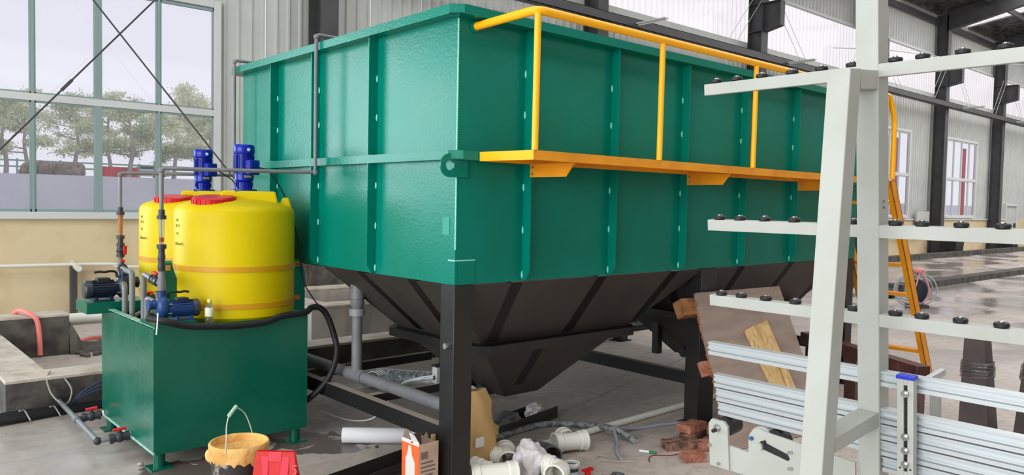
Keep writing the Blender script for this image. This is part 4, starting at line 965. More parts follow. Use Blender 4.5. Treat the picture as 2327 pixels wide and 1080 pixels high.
for i in range(2): tag(MB().tube([(2.994, 4.13, .40 + i * .012), (2.93, 4.20, .385 + i * .01), (2.85, 4.32, .33), (2.80, 4.5, .10), (2.75, 4.75, .02), (2.70, 5.1, .02)], .0045, 6).build('white_cable', paper), ('upper' if i else 'lower') + ' of the two white cables running from the small grey box', 'cable')

# ================================================================== WHITE RACK IN FRONT
TILT = math.atan(.096)
RK = thing('glass_rack', 'cream white tilted steel rack with roller rails in front of the tank', 'rack', (2.792, 1.18, 0), (0, -TILT, 0))
RO = Matrix.Translation((2.792, 1.18, 0)) @ Matrix.Rotation(-TILT, 4, 'Y'); RI = RO.inverted()
K = 1.0046
def rb(a, b_, nm, mt, parent=RK, bevel=.0015, lab=None): return MB().box(a, b_).build(nm, mt, parent, bevel=bevel, local=True, label=lab)
rb((0, -.035, 0), (.077, .040, 2.85), 'upright', whitep, bevel=.003)
b = MB(); zt, zb = 2.010 * K, 0.0; xt, xbm = -.195, -.195 - .167 * zt
b.add([(xbm, -.035, zb), (xbm + .076, -.035, zb), (xbm + .076, .040, zb), (xbm, .040, zb), (xt, -.035, zt), (xt + .076, -.035, zt), (xt + .076, .040, zt), (xt, .040, zt)],
      [(3, 2, 1, 0), (4, 5, 6, 7), (0, 1, 5, 4), (1, 2, 6, 5), (2, 3, 7, 6), (3, 0, 4, 7)]); b.build('brace_leg', whitep, RK, bevel=.003, local=True)
rb((-.120, -.034, 1.948 * K), (-.001, .039, 2.008 * K), 'cross_bar', whitep)
rb((-.31, -.034, .808 * K), (-.001, .039, .858 * K), 'cross_bar', whitep)
rb((-.45, -.034, .10), (-.001, .039, .16), 'cross_bar', whitep)
WY = [1.776, 1.686, 1.580, 1.460, 1.350, 1.240, 1.100, 1.016, .900, .785, .665, .55]
wm = MB(); wm.lathe([(.0001, 0), (.019, 0), (.022, .003), (.022, .011), (.019, .014), (.009, .0145), (.0001, .0145)], 28); wmesh = wm.mesh('rail_wheel', rubber)
hm_ = MB(); hm_.lathe([(.0001, .0145), (.009, .0145), (.010, .016), (.008, .0195), (.0001, .0205)], 14); hmesh = hm_.mesh('wheel_bolt', steel)
for zt_ in (2.029, 1.500, 1.198):
    z = zt_ * K
    r0 = rb((.002, -1.08, z - .043), (.042, .640, z), 'rail', whitep)
    for y in WY:
        ly = y - 1.18
        if -.035 - .02 < ly < .04 + .02: continue
        w_ = inst(wmesh, 'rail_wheel', r0, (.022, ly, z + .001)); 
        h_ = inst(hmesh, 'wheel_bolt', r0, (.022, ly, z + .001))
def profile(z1, ya, yb_, h=.055):
    z0 = z1 - h; m_ = (z0 + z1) / 2
    P = [(.006, z0), (0, z0 + .003), (0, m_ - .010), (.010, m_ - .008), (.010, m_ - .001), (-.004, m_ + .001), (-.004, m_ + .004), (.004, m_ + .010), (.004, z1 - .012), (-.001, z1 - .006), (-.001, z1), (.03, z1), (.03, z0)]
    return MB().prism([(x + .012, z) for x, z in P], ya, yb_, axis='y').build('aluminium_profile', alum, RK, local=True)
for z1, ye in ((1.000, .660), (.870, .636), (.813, .628), (.756, .620)): profile(z1 * K, -1.08, ye)
profile(.699 * K, -1.08, -.04)
# slotted adjusting post with blue cap
sp = MB(); x0, x1, y0, y1 = -.034, -.004, -.160, -.108; ys0, ys1 = -.141, -.129; zA, zB = .35, 1.000 * K
sp.box((x0, y0, zA), (x1, ys0, zB)); sp.box((x0, ys1, zA), (x1, y1, zB)); sp.box((x0, ys0, zA), (x1, ys1, .690)); sp.box((x0, ys0, .985), (x1, ys1, zB))
po = sp.build('slotted_post', whitep, RK, bevel=.001, local=True)
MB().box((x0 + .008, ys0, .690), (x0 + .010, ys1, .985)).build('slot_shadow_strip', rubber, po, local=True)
rb((x0 - .003, y0 - .003, zB), (x1 + .003, y1 + .003, zB + .012), 'end_cap', mat('blue_end_cap', (32, 52, 190), .4), po)
for z in (.953, .807, .760, .713):
    MB().cyl((x0 - .007, -.135, z * K), (x0, -.135, z * K), .0125, 18).build('washer', steel, po, local=True); MB().cyl((x0 - .015, -.135, z * K), (x0 - .007, -.135, z * K), .0075, 6).build('bolt_head', steel, po, local=True)
for z, y in ((.700, -.151), (.700, -.118), (.672, -.151), (.655, -.118)): MB().cyl((x0 - .001, y, z), (x0 + .002, y, z), .0035, 8).build('drill_hole', rubber, po, local=True)
rb((.04, -.125, .930), (.34, -.105, .955), 'rear_arm', alum)
rb((.30, -.115, .30), (.33, -.085, .93), 'rear_post', whitep)
# drive plate
pl = [(.563, .597), (.468, .588), (.468, .635), (.462, .668), (.445, .688), (.42, .697), (.39, .690), (.044, .662), (.044, .492), (.563, .492)]
MB().prism([(y, z * K) for y, z in pl], -.012, -.002, axis='x').build('drive_plate', whitep, RK, bevel=.001, local=True)
rb((-.001, -.9, .40), (.060, .56, .47), 'base_rail', whitep)
# curved cover behind the plate
MB().prism([(.465 - .0 + .05 * math.cos(a) - .05, .655 + .05 * math.sin(a)) for a in [PI * k / 14 for k in range(15)]], -.001, .055, axis='x').build('roller_guard', whitep, RK, local=True)
MB().cyl((.0, .36, .655), (.05, .36, .655), .048, 24).build('drive_roller', rubber, RK, local=True)
# slot, knob, blue fitting
s_ = MB().prism([(.425, .640), (.41, .655), (.395, .652), (.300, .628), (.292, .612), (.300, .603), (.40, .622)], -.0135, -.0125, axis='x').build('tension_slot', rubber, RK, local=True)
MB().cyl((-.026, .415, .633), (-.013, .415, .633), .014, 20).build('tension_knob', whitep, RK, local=True)
MB().cyl((-.020, .452, .655), (-.013, .452, .655), .008, 12).build('blue_fitting', mat('teal_blue', (20, 96, 130), .4), RK, local=True)
MB().cyl((-.022, .395, .655), (-.013, .395, .655), .006, 10).build('bolt_head', rubber, RK, local=True)
for y, z in ((.295, .638), (.295, .575), (.285, .642), (.285, .579)): MB().cyl((-.019, y, z), (-.012, y, z), .006, 10).build('plate_screw', steel, RK, local=True)
# end bracket and belt roller
br = MB().prism([(.553, .497), (.645, .497), (.645, .675), (.632, .694), (.573, .694), (.556, .675)], -.020, -.004, axis='x').build('end_bracket', whitep, RK, bevel=.0015, local=True)
MB().cyl((-.026, .603, .664), (-.020, .603, .664), .016, 20).build('washer', steel, br, local=True); MB().cyl((-.036, .603, .661), (-.026, .603, .661), .011, 6).build('nut', steel, br, local=True); MB().cyl((-.052, .603, .659), (-.036, .603, .659), .008, 12).build('axle_end', rubber, br, local=True)
for y, z in ((.640, .585), (.600, .515)): MB().cyl((-.030, y, z), (-.020, y, z), .007, 8).build('bracket_bolt', steel, br, local=True)
MB().cyl((-.002, .585, .664), (.075, .585, .664), .040, 26).build('belt_roller', rubber, RK, local=True)
# scuffs on the leg are paint chips
ch = mat('chipped_paint', (120, 116, 108), .7)
for y, z in ((-.036, 1.58), (-.036, 1.56)): MB().box((.03, y, z), (.045, y + .0006, z + .008)).build('paint_chip', ch, RK, local=True)
for i, (x, y) in enumerate(((xbm, 0), (0, 0))): rb((x - .03, -.06, .0), (x + .11, .065, .012), 'foot_plate', whitep)

# ================================================================== BOARD, BRICKS, STEEL TRESTLES
A = Vector((4.395, 2.72, .004)); wd_ = Vector((.985, -.174, 0)).normalized(); vs_ = Vector((.087, .4925, .94)).normalized(); vs_ = (vs_ - wd_ * vs_.dot(wd_)).normalized(); nn = wd_.cross(vs_)
MBd = Matrix((wd_, vs_, nn)).transposed().to_4x4(); MBd.translation = A
BD = thing('plywood_board', 'greyish brown plywood board leaning behind the rack against the tank leg', 'board', A)
MB().prism([(-.06, 0), (.90, 0), (.915, .58), (.94, 1.09), (.07, 1.075), (.02, .80), (-.012, .47), (-.03, .25)], -.022, 0, MBd).build('board_sheet', ply, BD)
b = MB(); r_ = random.Random(2)
for i in range(16):
    y = .05 + i * .062; x = -.055 + (.115 * y if y > .4 else .11 * y); b.box((x - .012 - r_.uniform(0, .012), y, -.024), (x + .004, y + r_.uniform(.03, .055), -.010), MBd)
b.build('splintered_edge', woodo, BD, kind='stuff')
TB = thing('split_timber', 'pale split timber offcut lying against the leaning plywood', 'timber', MBd @ Vector((.5, .2, 0)))
MB().prism([(.40, .77), (.50, .80), (.585, .60), (.60, .20), (.50, .15)], .001, .024, MBd).build('timber_half', woodm, TB, bevel=.002)
MB().prism([(.505, .795), (.645, .83), (.69, .20), (.615, .20), (.595, .57)], .001, .028, MBd).build('timber_half', woodm, TB, bevel=.002)
tag(MB().box((-.06, .93, -.12), (.14, 1.05, -.024), MBd).build('timber_block', woodo, bevel=.004), 'weathered timber block tucked behind the top corner of the plywood', 'timber block')
tag(MB().box((-.06, .50, -.07), (.05, .60, -.025), MBd).build('brick_piece', brick), 'reddish brick piece showing at the left edge of the plywood', 'brick')
def brk(c, rz_, lab, sz=(.22, .105, .05), mt=None, seed=0, tilt=0, broken=False):
    T = Matrix.Translation(c) @ Matrix.Rotation(R(rz_), 4, 'Z') @ Matrix.Rotation(R(tilt), 4, 'Y'); r = random.Random(seed); b = MB()
    nx, ny, nz = 6, 3, 2; sx, sy, sz_ = sz
    def P(i, j, k):
        rr = random.Random(i * 131 + j * 17 + k * 7 + seed * 977); a = .004 if not broken or i < nx - 1 else .016
        return (-sx / 2 + sx * i / nx + rr.uniform(-a, a), -sy / 2 + sy * j / ny + rr.uniform(-a, a) * .7, sz_ * k / nz + (rr.uniform(-.004, .003) if k else 0))
    def quad(f, n1, n2):
        vs = [f(i, j) for i in range(n1 + 1) for j in range(n2 + 1)]
        b.add(vs, [(i * (n2 + 1) + j, (i + 1) * (n2 + 1) + j, (i + 1) * (n2 + 1) + j + 1, i * (n2 + 1) + j + 1) for i in range(n1) for j in range(n2)], T)
    quad(lambda i, j: P(i, j, 0), nx, ny); quad(lambda i, j: P(i, j, nz), nx, ny); quad(lambda i, j: P(i, 0, j), nx, nz); quad(lambda i, j: P(i, ny, j), nx, nz); quad(lambda i, j: P(0, i, j), ny, nz); quad(lambda i, j: P(nx, i, j), ny, nz)
    o = b.build('brick', mt or brick); tag(o, lab, 'brick', 'loose bricks beside the rack')
brk((4.12, 2.98, .001), -28, 'long mortar-streaked brick, leftmost of the loose bricks', (.23, .11, .05), brickd, 1)
brk((3.985, 2.79, .001), -30, 'flat broken half brick, nearest the camera', (.13, .11, .045), brick, 2, 0, True)
brk((4.36, 3.06, .001), 15, 'lower brick of the small stack at the back', (.22, .11, .05), brickd, 3); brk((4.36, 3.07, .054), 4, 'upper brick of the small stack at the back', (.20, .11, .05), brick, 4)
brk((4.28, 2.85, .001), -20, 'red brick half hidden behind the rack end bracket, middle row', (.22, .105, .05), brick, 5); brk((4.60, 2.96, .001), -35, 'brick standing by the foot of the tank leg', (.2, .105, .055), brickd, 6)
brk((4.44, 2.94, .056), 35, 'brick lying askew on top of the right-hand bricks', (.18, .1, .045), brick, 7, 6)

# brown wrapped steel frame
BF = thing('brown_steel_frame', 'low dark brown steel frame wrapped in film behind the rack', 'frame', (6.2, 2.8, 0))
def obeam(a, b_, w, z0, z1, nm, parent, mt):
    a = Vector(a); b_ = Vector(b_); d = (b_ - a).normalized(); n_ = Vector((-d.y, d.x)) * w / 2
    return MB().prism([tuple(a - n_), tuple(b_ - n_), tuple(b_ + n_), tuple(a + n_)], z0, z1).build(nm, mt, parent, bevel=.004)
obeam((5.86, 2.18), (6.62, 3.47), .11, .35, .45, 'top_beam', BF, brownp); obeam((5.87, 2.20), (6.05, 2.50), .10, .05, .35, 'leg', BF, brownp) if False else None
for (x, y) in ((5.90, 2.24), (6.28, 2.88), (6.56, 3.37)): MB().box((x - .045, y - .045, 0), (x + .045, y + .045, .35)).build('leg', brownp, BF)
b = MB(); r_ = random.Random(4)
for i in range(10):
    t_ = .15 + i * .08; p = Vector((5.86, 2.18)).lerp(Vector((6.62, 3.47)), t_); b.tube([(p.x - .062, p.y - .02, .35), (p.x - .06 + r_.uniform(-.02, .02), p.y, .40), (p.x - .05, p.y + r_.uniform(.0, .05), .453)], .004, 5)
b.build('film_creases', film, BF, kind='stuff')
def post(x, y, h, w0, w1, lab, lean=0):
    T = thing('tapered_steel_post', lab, 'post', (x, y, 0))
    MB().add([(x - w0, y - w0, 0), (x + w0, y - w0, 0), (x + w0, y + w0, 0), (x - w0, y + w0, 0), (x - w1, y - w1 - lean, h), (x + w1, y - w1 - lean, h), (x + w1, y + w1 - lean, h), (x - w1, y + w1 - lean, h)],
             [(3, 2, 1, 0), (4, 5, 6, 7), (0, 1, 5, 4), (1, 2, 6, 5), (2, 3, 7, 6), (3, 0, 4, 7)]).build('post_shaft', mat('dark_brown_steel', (66, 54, 52), .4, col2=(50, 40, 40), scale=4), T, bevel=.003)
    b = MB(); r = random.Random(int(x * 10))
    for k in range(9):
        z = h * .58 + k * .012 + r.uniform(-.01, .01); ww = w0 + (w1 - w0) * z / h + .006; yo = -lean * z / h
        b.tube([(x - ww, y - ww + yo, z), (x + ww, y - ww + yo, z + r.uniform(-.02, .02)), (x + ww, y + ww + yo, z), (x - ww, y + ww + yo, z + r.uniform(-.02, .02))], .006, 5, 2, closed=True)
    b.build('film_wrap', film, T, kind='stuff')
post(6.0, 1.86, .74, .098, .062, 'dark tapered steel post wrapped in film, nearer the yellow ladder', -.03); post(6.2, 1.64, .70, .052, .052, 'slimmer dark steel post wrapped in film, right of the tapered one', .06)

# ================================================================== FLOOR CLUTTER
CT = thing('steel_channel', 'long dark steel cable tray lying on the floor behind the front leg', 'channel', (3, 3.8, 0))
d = Vector((.976, .217, 0)).normalized(); q = Vector((-d.y, d.x, 0)); MC = Matrix((d, q, Vector((0, 0, 1)))).transposed().to_4x4(); MC.translation = Vector((4.0, 3.98, .001))
blk = mat('dark_bronze_steel', (58, 54, 52), .4)
MB().box((-2.3, 0, 0), (0, .17, .004), MC).build('tray_base', blk, CT); MB().box((-2.3, 0, .004), (0, .003, .085), MC).build('tray_side', blk, CT); MB().box((-2.3, .167, .004), (-.02, .17, .085), MC).build('tray_side', blk, CT)
b = MB()
for k in range(4): b.box((-.03 - k * .025, -.001, .03), (-.022 - k * .025, .0, .055), MC)
b.build('tray_slots', rubber, CT)
MB().box((-2.2, -.16, 0), (-1.15, -.01, .035), MC).build('tray_cover', blk, CT)
crumple = clearmat('crumpled_film', (225, 225, 228), .45)
def crumpled(c, sx, sy, sz, lab, mt, cat, seed=1, nm='plastic_wrap'):
    bm = bmesh.new(); bmesh.ops.create_icosphere(bm, subdivisions=4, radius=1); r = random.Random(seed); dirs = [(Vector((r.uniform(-1, 1), r.uniform(-1, 1), r.uniform(-1, 1))).normalized(), r.uniform(.0, .9), r.uniform(.05, .13)) for _ in range(34)]
    for v in bm.verts:
        n_ = v.co.normalized(); h = 1
        for dd, th, am in dirs:
            t_ = n_.dot(dd); h += am * (abs(t_ - th) < .22) * (1 - abs(t_ - th) / .22) * (1 if am > .09 else -1)
        v.co = Vector((n_.x * sx * h, n_.y * sy * h, max(-sz * .98, n_.z * sz * h)))
    b = MB(); b.add([tuple(v.co + Vector(c)) for v in bm.verts], [tuple(x.index for x in f.verts) for f in bm.faces]); bm.free()
    return tag(b.build(nm, mt), lab, cat)
crumpled((3.45, 3.93, .075), .13, .05, .06, 'crumpled clear film stuffed in the dark cable tray', crumple, 'plastic film', 3); crumpled((3.78, 4.01, .07), .07, .04, .05, 'small white crumpled bag in the far end of the cable tray', plastbag, 'bag', 5)
crumpled((3.12, 3.72, .11), .10, .05, .06, 'yellowish crumpled plastic beside the kraft sack', mat('yellow_film', (214, 200, 120), .4, trans=.2), 'plastic film', 6)
# kraft sack behind the front leg
KS = thing('kraft_sack', 'tall folded brown kraft paper sack standing behind the front tank leg', 'sack', (2.84, 3.52, 0))
b = MB(); n = 28; rows = []; r_ = random.Random(12)
for j, (z, sx, sy) in enumerate(((0, .155, .12), (.03, .165, .125), (.12, .168, .12), (.2, .155, .11), (.27, .135, .09), (.33, .125, .075), (.38, .110, .055), (.42, .090, .04), (.455, .075, .025))):
    rows.append([(2.84 + .025 * (j > 5) + sx * math.cos(2 * PI * k / n) * (1 + .06 * math.sin(5 * 2 * PI * k / n + j * .6) * (j > 2)), 3.53 + sy * math.sin(2 * PI * k / n) * (1 + .12 * math.sin(7 * 2 * PI * k / n + j) * (j > 3)), z) for k in range(n)])
b.add([p for rw in rows for p in rw], [(j * n + k, j * n + (k + 1) % n, (j + 1) * n + (k + 1) % n, (j + 1) * n + k) for j in range(len(rows) - 1) for k in range(n)] + [tuple(range(n - 1, -1, -1))])
b.build('sack_body', kraft, KS)
MB().box((2.765, 3.398, .16), (2.825, 3.401, .215)).build('white_label', paper, KS)
# orange carton
OC = thing('orange_carton', 'open torn carton with orange and white front beside the front tank leg', 'carton', (2.28, 3.26, 0), (0, 0, R(2)))
cw, cd, chh = .125, .15, .315; card = mat('grey_card', (196, 170, 150), .7, col2=(180, 152, 132), scale=10); cin = mat('carton_inside', (120, 100, 92), .8); orng = mat('carton_orange', (236, 104, 50), .5); cwht = mat('carton_white', (222, 218, 216), .5)
MB().box((0, 0, 0), (.003, cd, chh)).build('carton_front', orng, OC, local=True); MB().box((.003, 0, 0), (cw, .003, chh - .01)).build('carton_side', card, OC, local=True)
MB().box((cw - .003, .003, 0), (cw, cd, chh - .02)).build('carton_side', card, OC, local=True); MB().box((.003, cd - .003, 0), (cw - .003, cd, chh)).build('carton_side', cin, OC, local=True); MB().box((.003, .003, 0), (cw - .003, cd - .003, .003)).build('carton_base', card, OC, local=True)
MB().prism([(0 + .035, 0), (.115, 0), (.115, .215), (.10, .24), (.09, .285), (.07, .285), (.062, .24), (.035, .20)], -.0012, -.0002, axis='x').build('printed_bottle_shape', cwht, OC, local=True)
MB().prism([(.0, .295), (.15, .295), (.15, .315), (0, .315)], -.0012, -.0002, axis='x').build('printed_band', cwht, OC, local=True)
MB().prism([(.045, .302), (.075, .302), (.060, .313)], -.0024, -.0013, axis='x').build('printed_triangle', cin, OC, local=True)
for (ya, yb_, lean) in ((.005, .07, -.02), (.08, .145, .012)):
    MB().add([(0, ya, chh), (0, yb_, chh), (lean, yb_ - .008, chh + .045), (lean, ya + .012, chh + .04), (.002, ya, chh), (.002, yb_, chh), (lean + .002, yb_ - .008, chh + .045), (lean + .002, ya + .012, chh + .04)], [(0, 1, 2, 3), (7, 6, 5, 4), (0, 4, 5, 1), (1, 5, 6, 2), (2, 6, 7, 3), (3, 7, 4, 0)]).build('torn_flap', cwht if lean < 0 else cin, OC, local=True)
MB().add([(.02, 0, chh - .01), (.07, 0, chh - .01), (.055, .01, chh + .045), (.03, .012, chh + .02), (.02, .002, chh - .01), (.07, .002, chh - .01), (.055, .012, chh + .045), (.03, .014, chh + .02)], [(0, 1, 2, 3), (7, 6, 5, 4), (0, 4, 5, 1), (1, 5, 6, 2), (2, 6, 7, 3), (3, 7, 4, 0)]).build('torn_flap', cin, OC, local=True)
pb = MB(); pb.box((.012, -.0012, .225), (.055, -.0002, .262))
for k in range(8): pb.box((.012, -.0012, .20 - k * .022), (.105 if k % 3 else .09, -.0002, .209 - k * .022))
pb.build('printed_text_block', cin, OC, local=True)
tag(MB().box((2.425, 3.345, 0), (2.445, 3.36, .31)).build('card_strip', kraft), 'narrow strip of brown card standing between the carton and the tank leg', 'card')
# rolled drawing
RL = thing('rolled_drawing', 'large loosely rolled sheet of white paper on the floor beyond the cartons', 'paper roll', (2.7, 4.2, 0))
d = Vector((2.95 - 2.475, 3.975 - 4.366, 0)).normalized(); a0 = Vector((2.478, 4.392, .052))
b = MB(); n = 30; vs = []
dd = Vector((-d.y, d.x, 0))
for s in (0, .66):
    for k in range(n + 1):
        an = -PI * .5 + 2 * PI * 1.12 * k / n; rr_ = .050 - .004 * k / n; vs.append(a0 + d * s + dd * rr_ * math.cos(an) + Vector((0, 0, 1)) * rr_ * math.sin(an))
b.add(vs, [(k, k + 1, n + 2 + k, n + 1 + k) for k in range(n)]); o = b.build('paper_sheet', paper, RL); so = o.modifiers.new('thick', 'SOLIDIFY'); so.thickness = .0015
# bucket
BK2 = thing('paint_bucket', 'round bucket crusted with yellow ochre paint in front of the green box', 'bucket', (1.545, 3.76, 0))
M = Matrix.Translation((1.545, 3.76, 0)); h = .345; ro = .140
MB().lathe([(.118, 0), (.122, .004), (.132, .24), (.1335, .27)], 48, M).build('bucket_wall', mat('stained_black_pail', (46, 42, 44), .5, col2=(170, 160, 145), scale=14, lo=.56, hi=.66), BK2)
ochre = mat('ochre_paint', (232, 186, 112), .65, col2=(214, 160, 88), scale=12, bump=.6, bscale=22)
b = MB(); n = 56; r_ = random.Random(21); vs = []
drip = [-.006 + .012 * abs(math.sin(k * .9)) * r_.random() + (.014 if r_.random() > .8 else 0) for k in range(n)]
for k in range(n):
    a = 2 * PI * k / n; c_, s_ = math.cos(a), math.sin(a)
    for (rr_, z) in ((.1345, .262 - drip[k]), (.1385, .268 - drip[k] * .6), (.139, .30), (.1435, .318), (.1445, .338), (.140, h), (.133, h), (.129, .33), (.1265, .275)): vs.append((1.545 + rr_ * c_, 3.76 + rr_ * s_, z))
b.add(vs, [(k * 9 + j, ((k + 1) % n) * 9 + j, ((k + 1) % n) * 9 + j + 1, k * 9 + j + 1) for k in range(n) for j in range(8)]); b.build('crusted_rim', ochre, BK2)
b = MB(); g_ = 22; vs = []
r_ = random.Random(31)
for i in range(9):
    for k in range(40):
        rr_ = .128 * i / 8; a = 2 * PI * k / 40; vs.append((1.545 + rr_ * math.cos(a), 3.76 + rr_ * math.sin(a), .312 + .016 * math.sin(a * 2 + i) * (i / 8) * .6 + r_.uniform(-.003, .003) - .014 * (1 - i / 8)))
b.add(vs, [(i * 40 + k, i * 40 + (k + 1) % 40, (i + 1) * 40 + (k + 1) % 40, (i + 1) * 40 + k) for i in range(8) for k in range(40)]); b.build('ochre_contents', ochre, BK2)
e1 = Vector((1.545 - .108, 3.76 - .098, .325)); e2 = Vector((1.545 + .108, 3.76 + .098, .325))
top = Vector((1.50, 3.79, .50))
MB().tube([e1, e1 + Vector((.008, .01, .06)), Vector((1.465, 3.72, .44)), Vector((1.487, 3.745, .487))], .0028, 8).build('handle_wire', mat('pale_handle_wire', (196, 204, 186), .4), BK2); MB().tube([Vector((1.535, 3.785, .512)), Vector((1.60, 3.83, .462)), e2 + Vector((-.01, -.005, .05)), e2], .0028, 8).build('handle_wire', MATS['pale_handle_wire'], BK2)
MB().cyl((1.487, 3.745, .484), (1.540, 3.788, .513), .0095, 14).build('handle_grip', mat('pale_green_grip', (176, 206, 186), .45), BK2)
MB().blob((1.545 - .125, 3.76 + .045, .285), .026, .03, .035, 12, 8).build('dried_lump', ochre, BK2)
# red carrier bag
RB = thing('red_bag', 'bright red glossy carrier bag standing in front of the bucket', 'bag', (1.62, 3.50, 0), (0, 0, R(-42))); RB.scale = (1.12, 1, 1.06)
redbag = mat('red_gloss_bag', (206, 0, 8), .22, col2=(188, 0, 6), scale=6); pinkh = mat('bag_handle_red', (226, 36, 62), .4)
MB().add([(-.125, -.05, 0), (.125, -.05, 0), (.125, .05, 0), (-.125, .05, 0), (-.082, -.012, .325), (.082, -.012, .325), (.078, .014, .325), (-.082, .012, .325)], [(3, 2, 1, 0), (0, 1, 5, 4), (1, 2, 6, 5), (2, 3, 7, 6), (3, 0, 4, 7), (4, 5, 6, 7)]).build('bag_body', redbag, RB, bevel=.004, local=True)
for sx, x0_ in ((-1, -.045), (1, .045)):
    MB().add([(x0_ - .014, -.0175, .305), (x0_ + .014, -.0175, .305), (x0_ + .014 - sx * .004, -.036, .18), (x0_ - .014 - sx * .012, -.036, .18), (x0_ - .014 - sx * .028, -.050, .10), (x0_ + .010 - sx * .020, -.050, .10),
              (x0_ - .014, -.0155, .305), (x0_ + .014, -.0155, .305), (x0_ + .014 - sx * .004, -.034, .18), (x0_ - .014 - sx * .012, -.034, .18), (x0_ - .014 - sx * .028, -.048, .10), (x0_ + .010 - sx * .020, -.048, .10)],
             [(0, 1, 2, 3), (3, 2, 5, 4), (6, 9, 8, 7), (9, 10, 11, 8), (0, 6, 7, 1), (4, 5, 11, 10), (0, 3, 9, 6), (3, 4, 10, 9), (1, 7, 8, 2), (2, 8, 11, 5)]).build('bag_handle', pinkh, RB, local=True)
MB().add([(-.028, -.0150, .325), (.028, -.0150, .325), (.024, -.021, .285), (-.030, -.021, .285), (-.028, -.013, .325), (.028, -.013, .325), (.024, -.019, .285), (-.03, -.019, .285)], [(0, 1, 2, 3), (7, 6, 5, 4), (0, 4, 5, 1), (1, 5, 6, 2), (2, 6, 7, 3), (3, 7, 4, 0)]).build('bag_tab', pinkh, RB, local=True)
sm = MB(); MS = Matrix.Translation((.082, -.0245, .245)) @ Matrix.Rotation(R(-8), 4, 'X')
sm.tube([(.012, 0, .022), (-.004, 0, .020), (-.006, 0, .008), (.004, 0, .006), (.010, 0, -.004), (.004, 0, -.014), (-.007, 0, -.012)], .0018, 5, 3, MS)
sm.build('printed_mark', mat('bag_print', (240, 130, 120), .4), RB, local=True)
MB().blob((-.005, -.044, .142), .022, .004, .020, 14, 8).build('printed_emblem', mat('bag_print_white', (228, 196, 214), .4), RB, local=True)
MB().blob((.022, -.0445, .140), .014, .004, .014, 12, 8).build('printed_emblem', mat('bag_print_blue', (70, 66, 130), .4), RB, local=True)

# white PVC fittings
def fitting(nm, c, rz_, lab, kind_, tilt=0, mt=pvcw, s=1.):
    T = thing(nm, lab, 'pipe fitting', c, (0, R(tilt), R(rz_)), group='loose drainage fittings on the floor')
    b = MB(); rr_ = .055 * s; M = Matrix.Rotation(R(90), 4, 'Y'); Lh = .11 * s
    def hollow(Mx, L0, L1, r0):
        q = MB(); q.lathe([(r0, L0), (r0, L1 - .05 * s), (r0 + .007, L1 - .045 * s), (r0 + .007, L1 - .012 * s), (r0 + .011, L1 - .010 * s), (r0 + .011, L1), (r0 + .001, L1), (r0 - .001, L1 - .04 * s), (r0 - .006, L1 - .045 * s), (r0 - .006, L0)], 32, Mx)
        q.f = [f for f in q.f if len(f) < 8]; return q
    def merge(q): k = len(b.v); b.v.extend(q.v); b.f.extend([tuple(i + k for i in f) for f in q.f])
    if kind_ == 'tee':
        merge(hollow(M, 0, Lh, rr_)); merge(hollow(Matrix.Rotation(R(180), 4, 'Z') @ M, 0, Lh, rr_)); merge(hollow(Matrix.Rotation(R(90), 4, 'Z') @ M, .03, Lh * .95, rr_))
    elif kind_ == 'wye':
        merge(hollow(M, 0, Lh * .9, rr_)); merge(hollow(Matrix.Rotation(R(180), 4, 'Z') @ M, 0, Lh * 1.3, rr_)); merge(hollow(Matrix.Rotation(R(135), 4, 'Z') @ M, .03, Lh * 1.3, rr_))
    elif kind_ == 'elbow':
        P = [(-.09 * s, 0, 0), (-.03 * s, 0, 0), (.01 * s, .01 * s, 0), (.035 * s, .04 * s, 0), (.04 * s, .10 * s, 0)]; b.tube(P, rr_ * .92, 24, 4, cap=False)
        merge(hollow(Matrix.Translation((-.045 * s, 0, 0)) @ Matrix.Rotation(R(180), 4, 'Z') @ M, 0, .06 * s, rr_)); merge(hollow(Matrix.Translation((.04 * s, .06 * s, 0)) @ Matrix.Rotation(R(90), 4, 'Z') @ M, 0, .06 * s, rr_))
    b.build('fitting_body', mt, T, local=True)
    return T
fitting('pipe_tee', (3.50, 3.37, .066), -18, 'white pipe tee lying on its side, right of the grey elbow', 'tee')
fitting('pipe_elbow', (3.275, 3.335, .060), 60, 'glossy dark grey pipe elbow beside the white tee', 'elbow', 0, mat('glossy_grey_pvc', (92, 92, 98), .2), .95)
fitting('pipe_tee', (3.00, 3.40, .066), 55, 'white pipe tee with its collar raised, behind the front fittings', 'tee')
fitting('pipe_wye', (2.76, 3.20, .066), -25, 'largest white branching pipe fitting by the front tank leg', 'wye', 0, pvcw, 1.1)
fitting('pipe_elbow', (3.08, 3.02, .064), 20, 'white pipe elbow near the white plastic bag', 'elbow')
crumpled((3.035, 3.235, .085), .095, .075, .095, 'crumpled white plastic bag among the pipe fittings', plastbag, 'bag', 9, 'plastic_bag')
JR = thing('glue_tin', 'small open white tin with a dark inside by the red tap', 'tin', (3.22, 3.08, 0))
b = MB(); b.lathe([(.036, 0), (.038, .003), (.038, .052), (.045, .055), (.046, .068), (.041, .070), (.036, .066), (.036, .05)], 32, Matrix.Translation((3.22, 3.08, 0))); b.f = [f for f in b.f if not (len(f) > 8 and max(f) > 200)]; b.build('tin_body', mat('tin_white', (220, 224, 222), .4), JR)
MB().cyl((3.22, 3.08, .045), (3.22, 3.08, .052), .035, 24).build('tin_contents', mat('dried_glue', (84, 82, 74), .5), JR); MB().lathe([(.0383, .020), (.0386, .021), (.0386, .040), (.0383, .041)], 32, Matrix.Translation((3.22, 3.08, 0))).build('tin_band', mat('tin_blue_band', (40, 70, 86), .4), JR)
RT = thing('red_tap_handle', 'tiny red plastic tap handle on the floor beside the white tin', 'handle', (3.27, 3.0, 0)); MB().cyl((3.27, 3.0, 0), (3.27, 3.0, .03), .018, 12).build('handle_hub', redp, RT); MB().box((3.235, 2.985, .03), (3.305, 3.015, .042)).build('handle_bar', redp, RT)
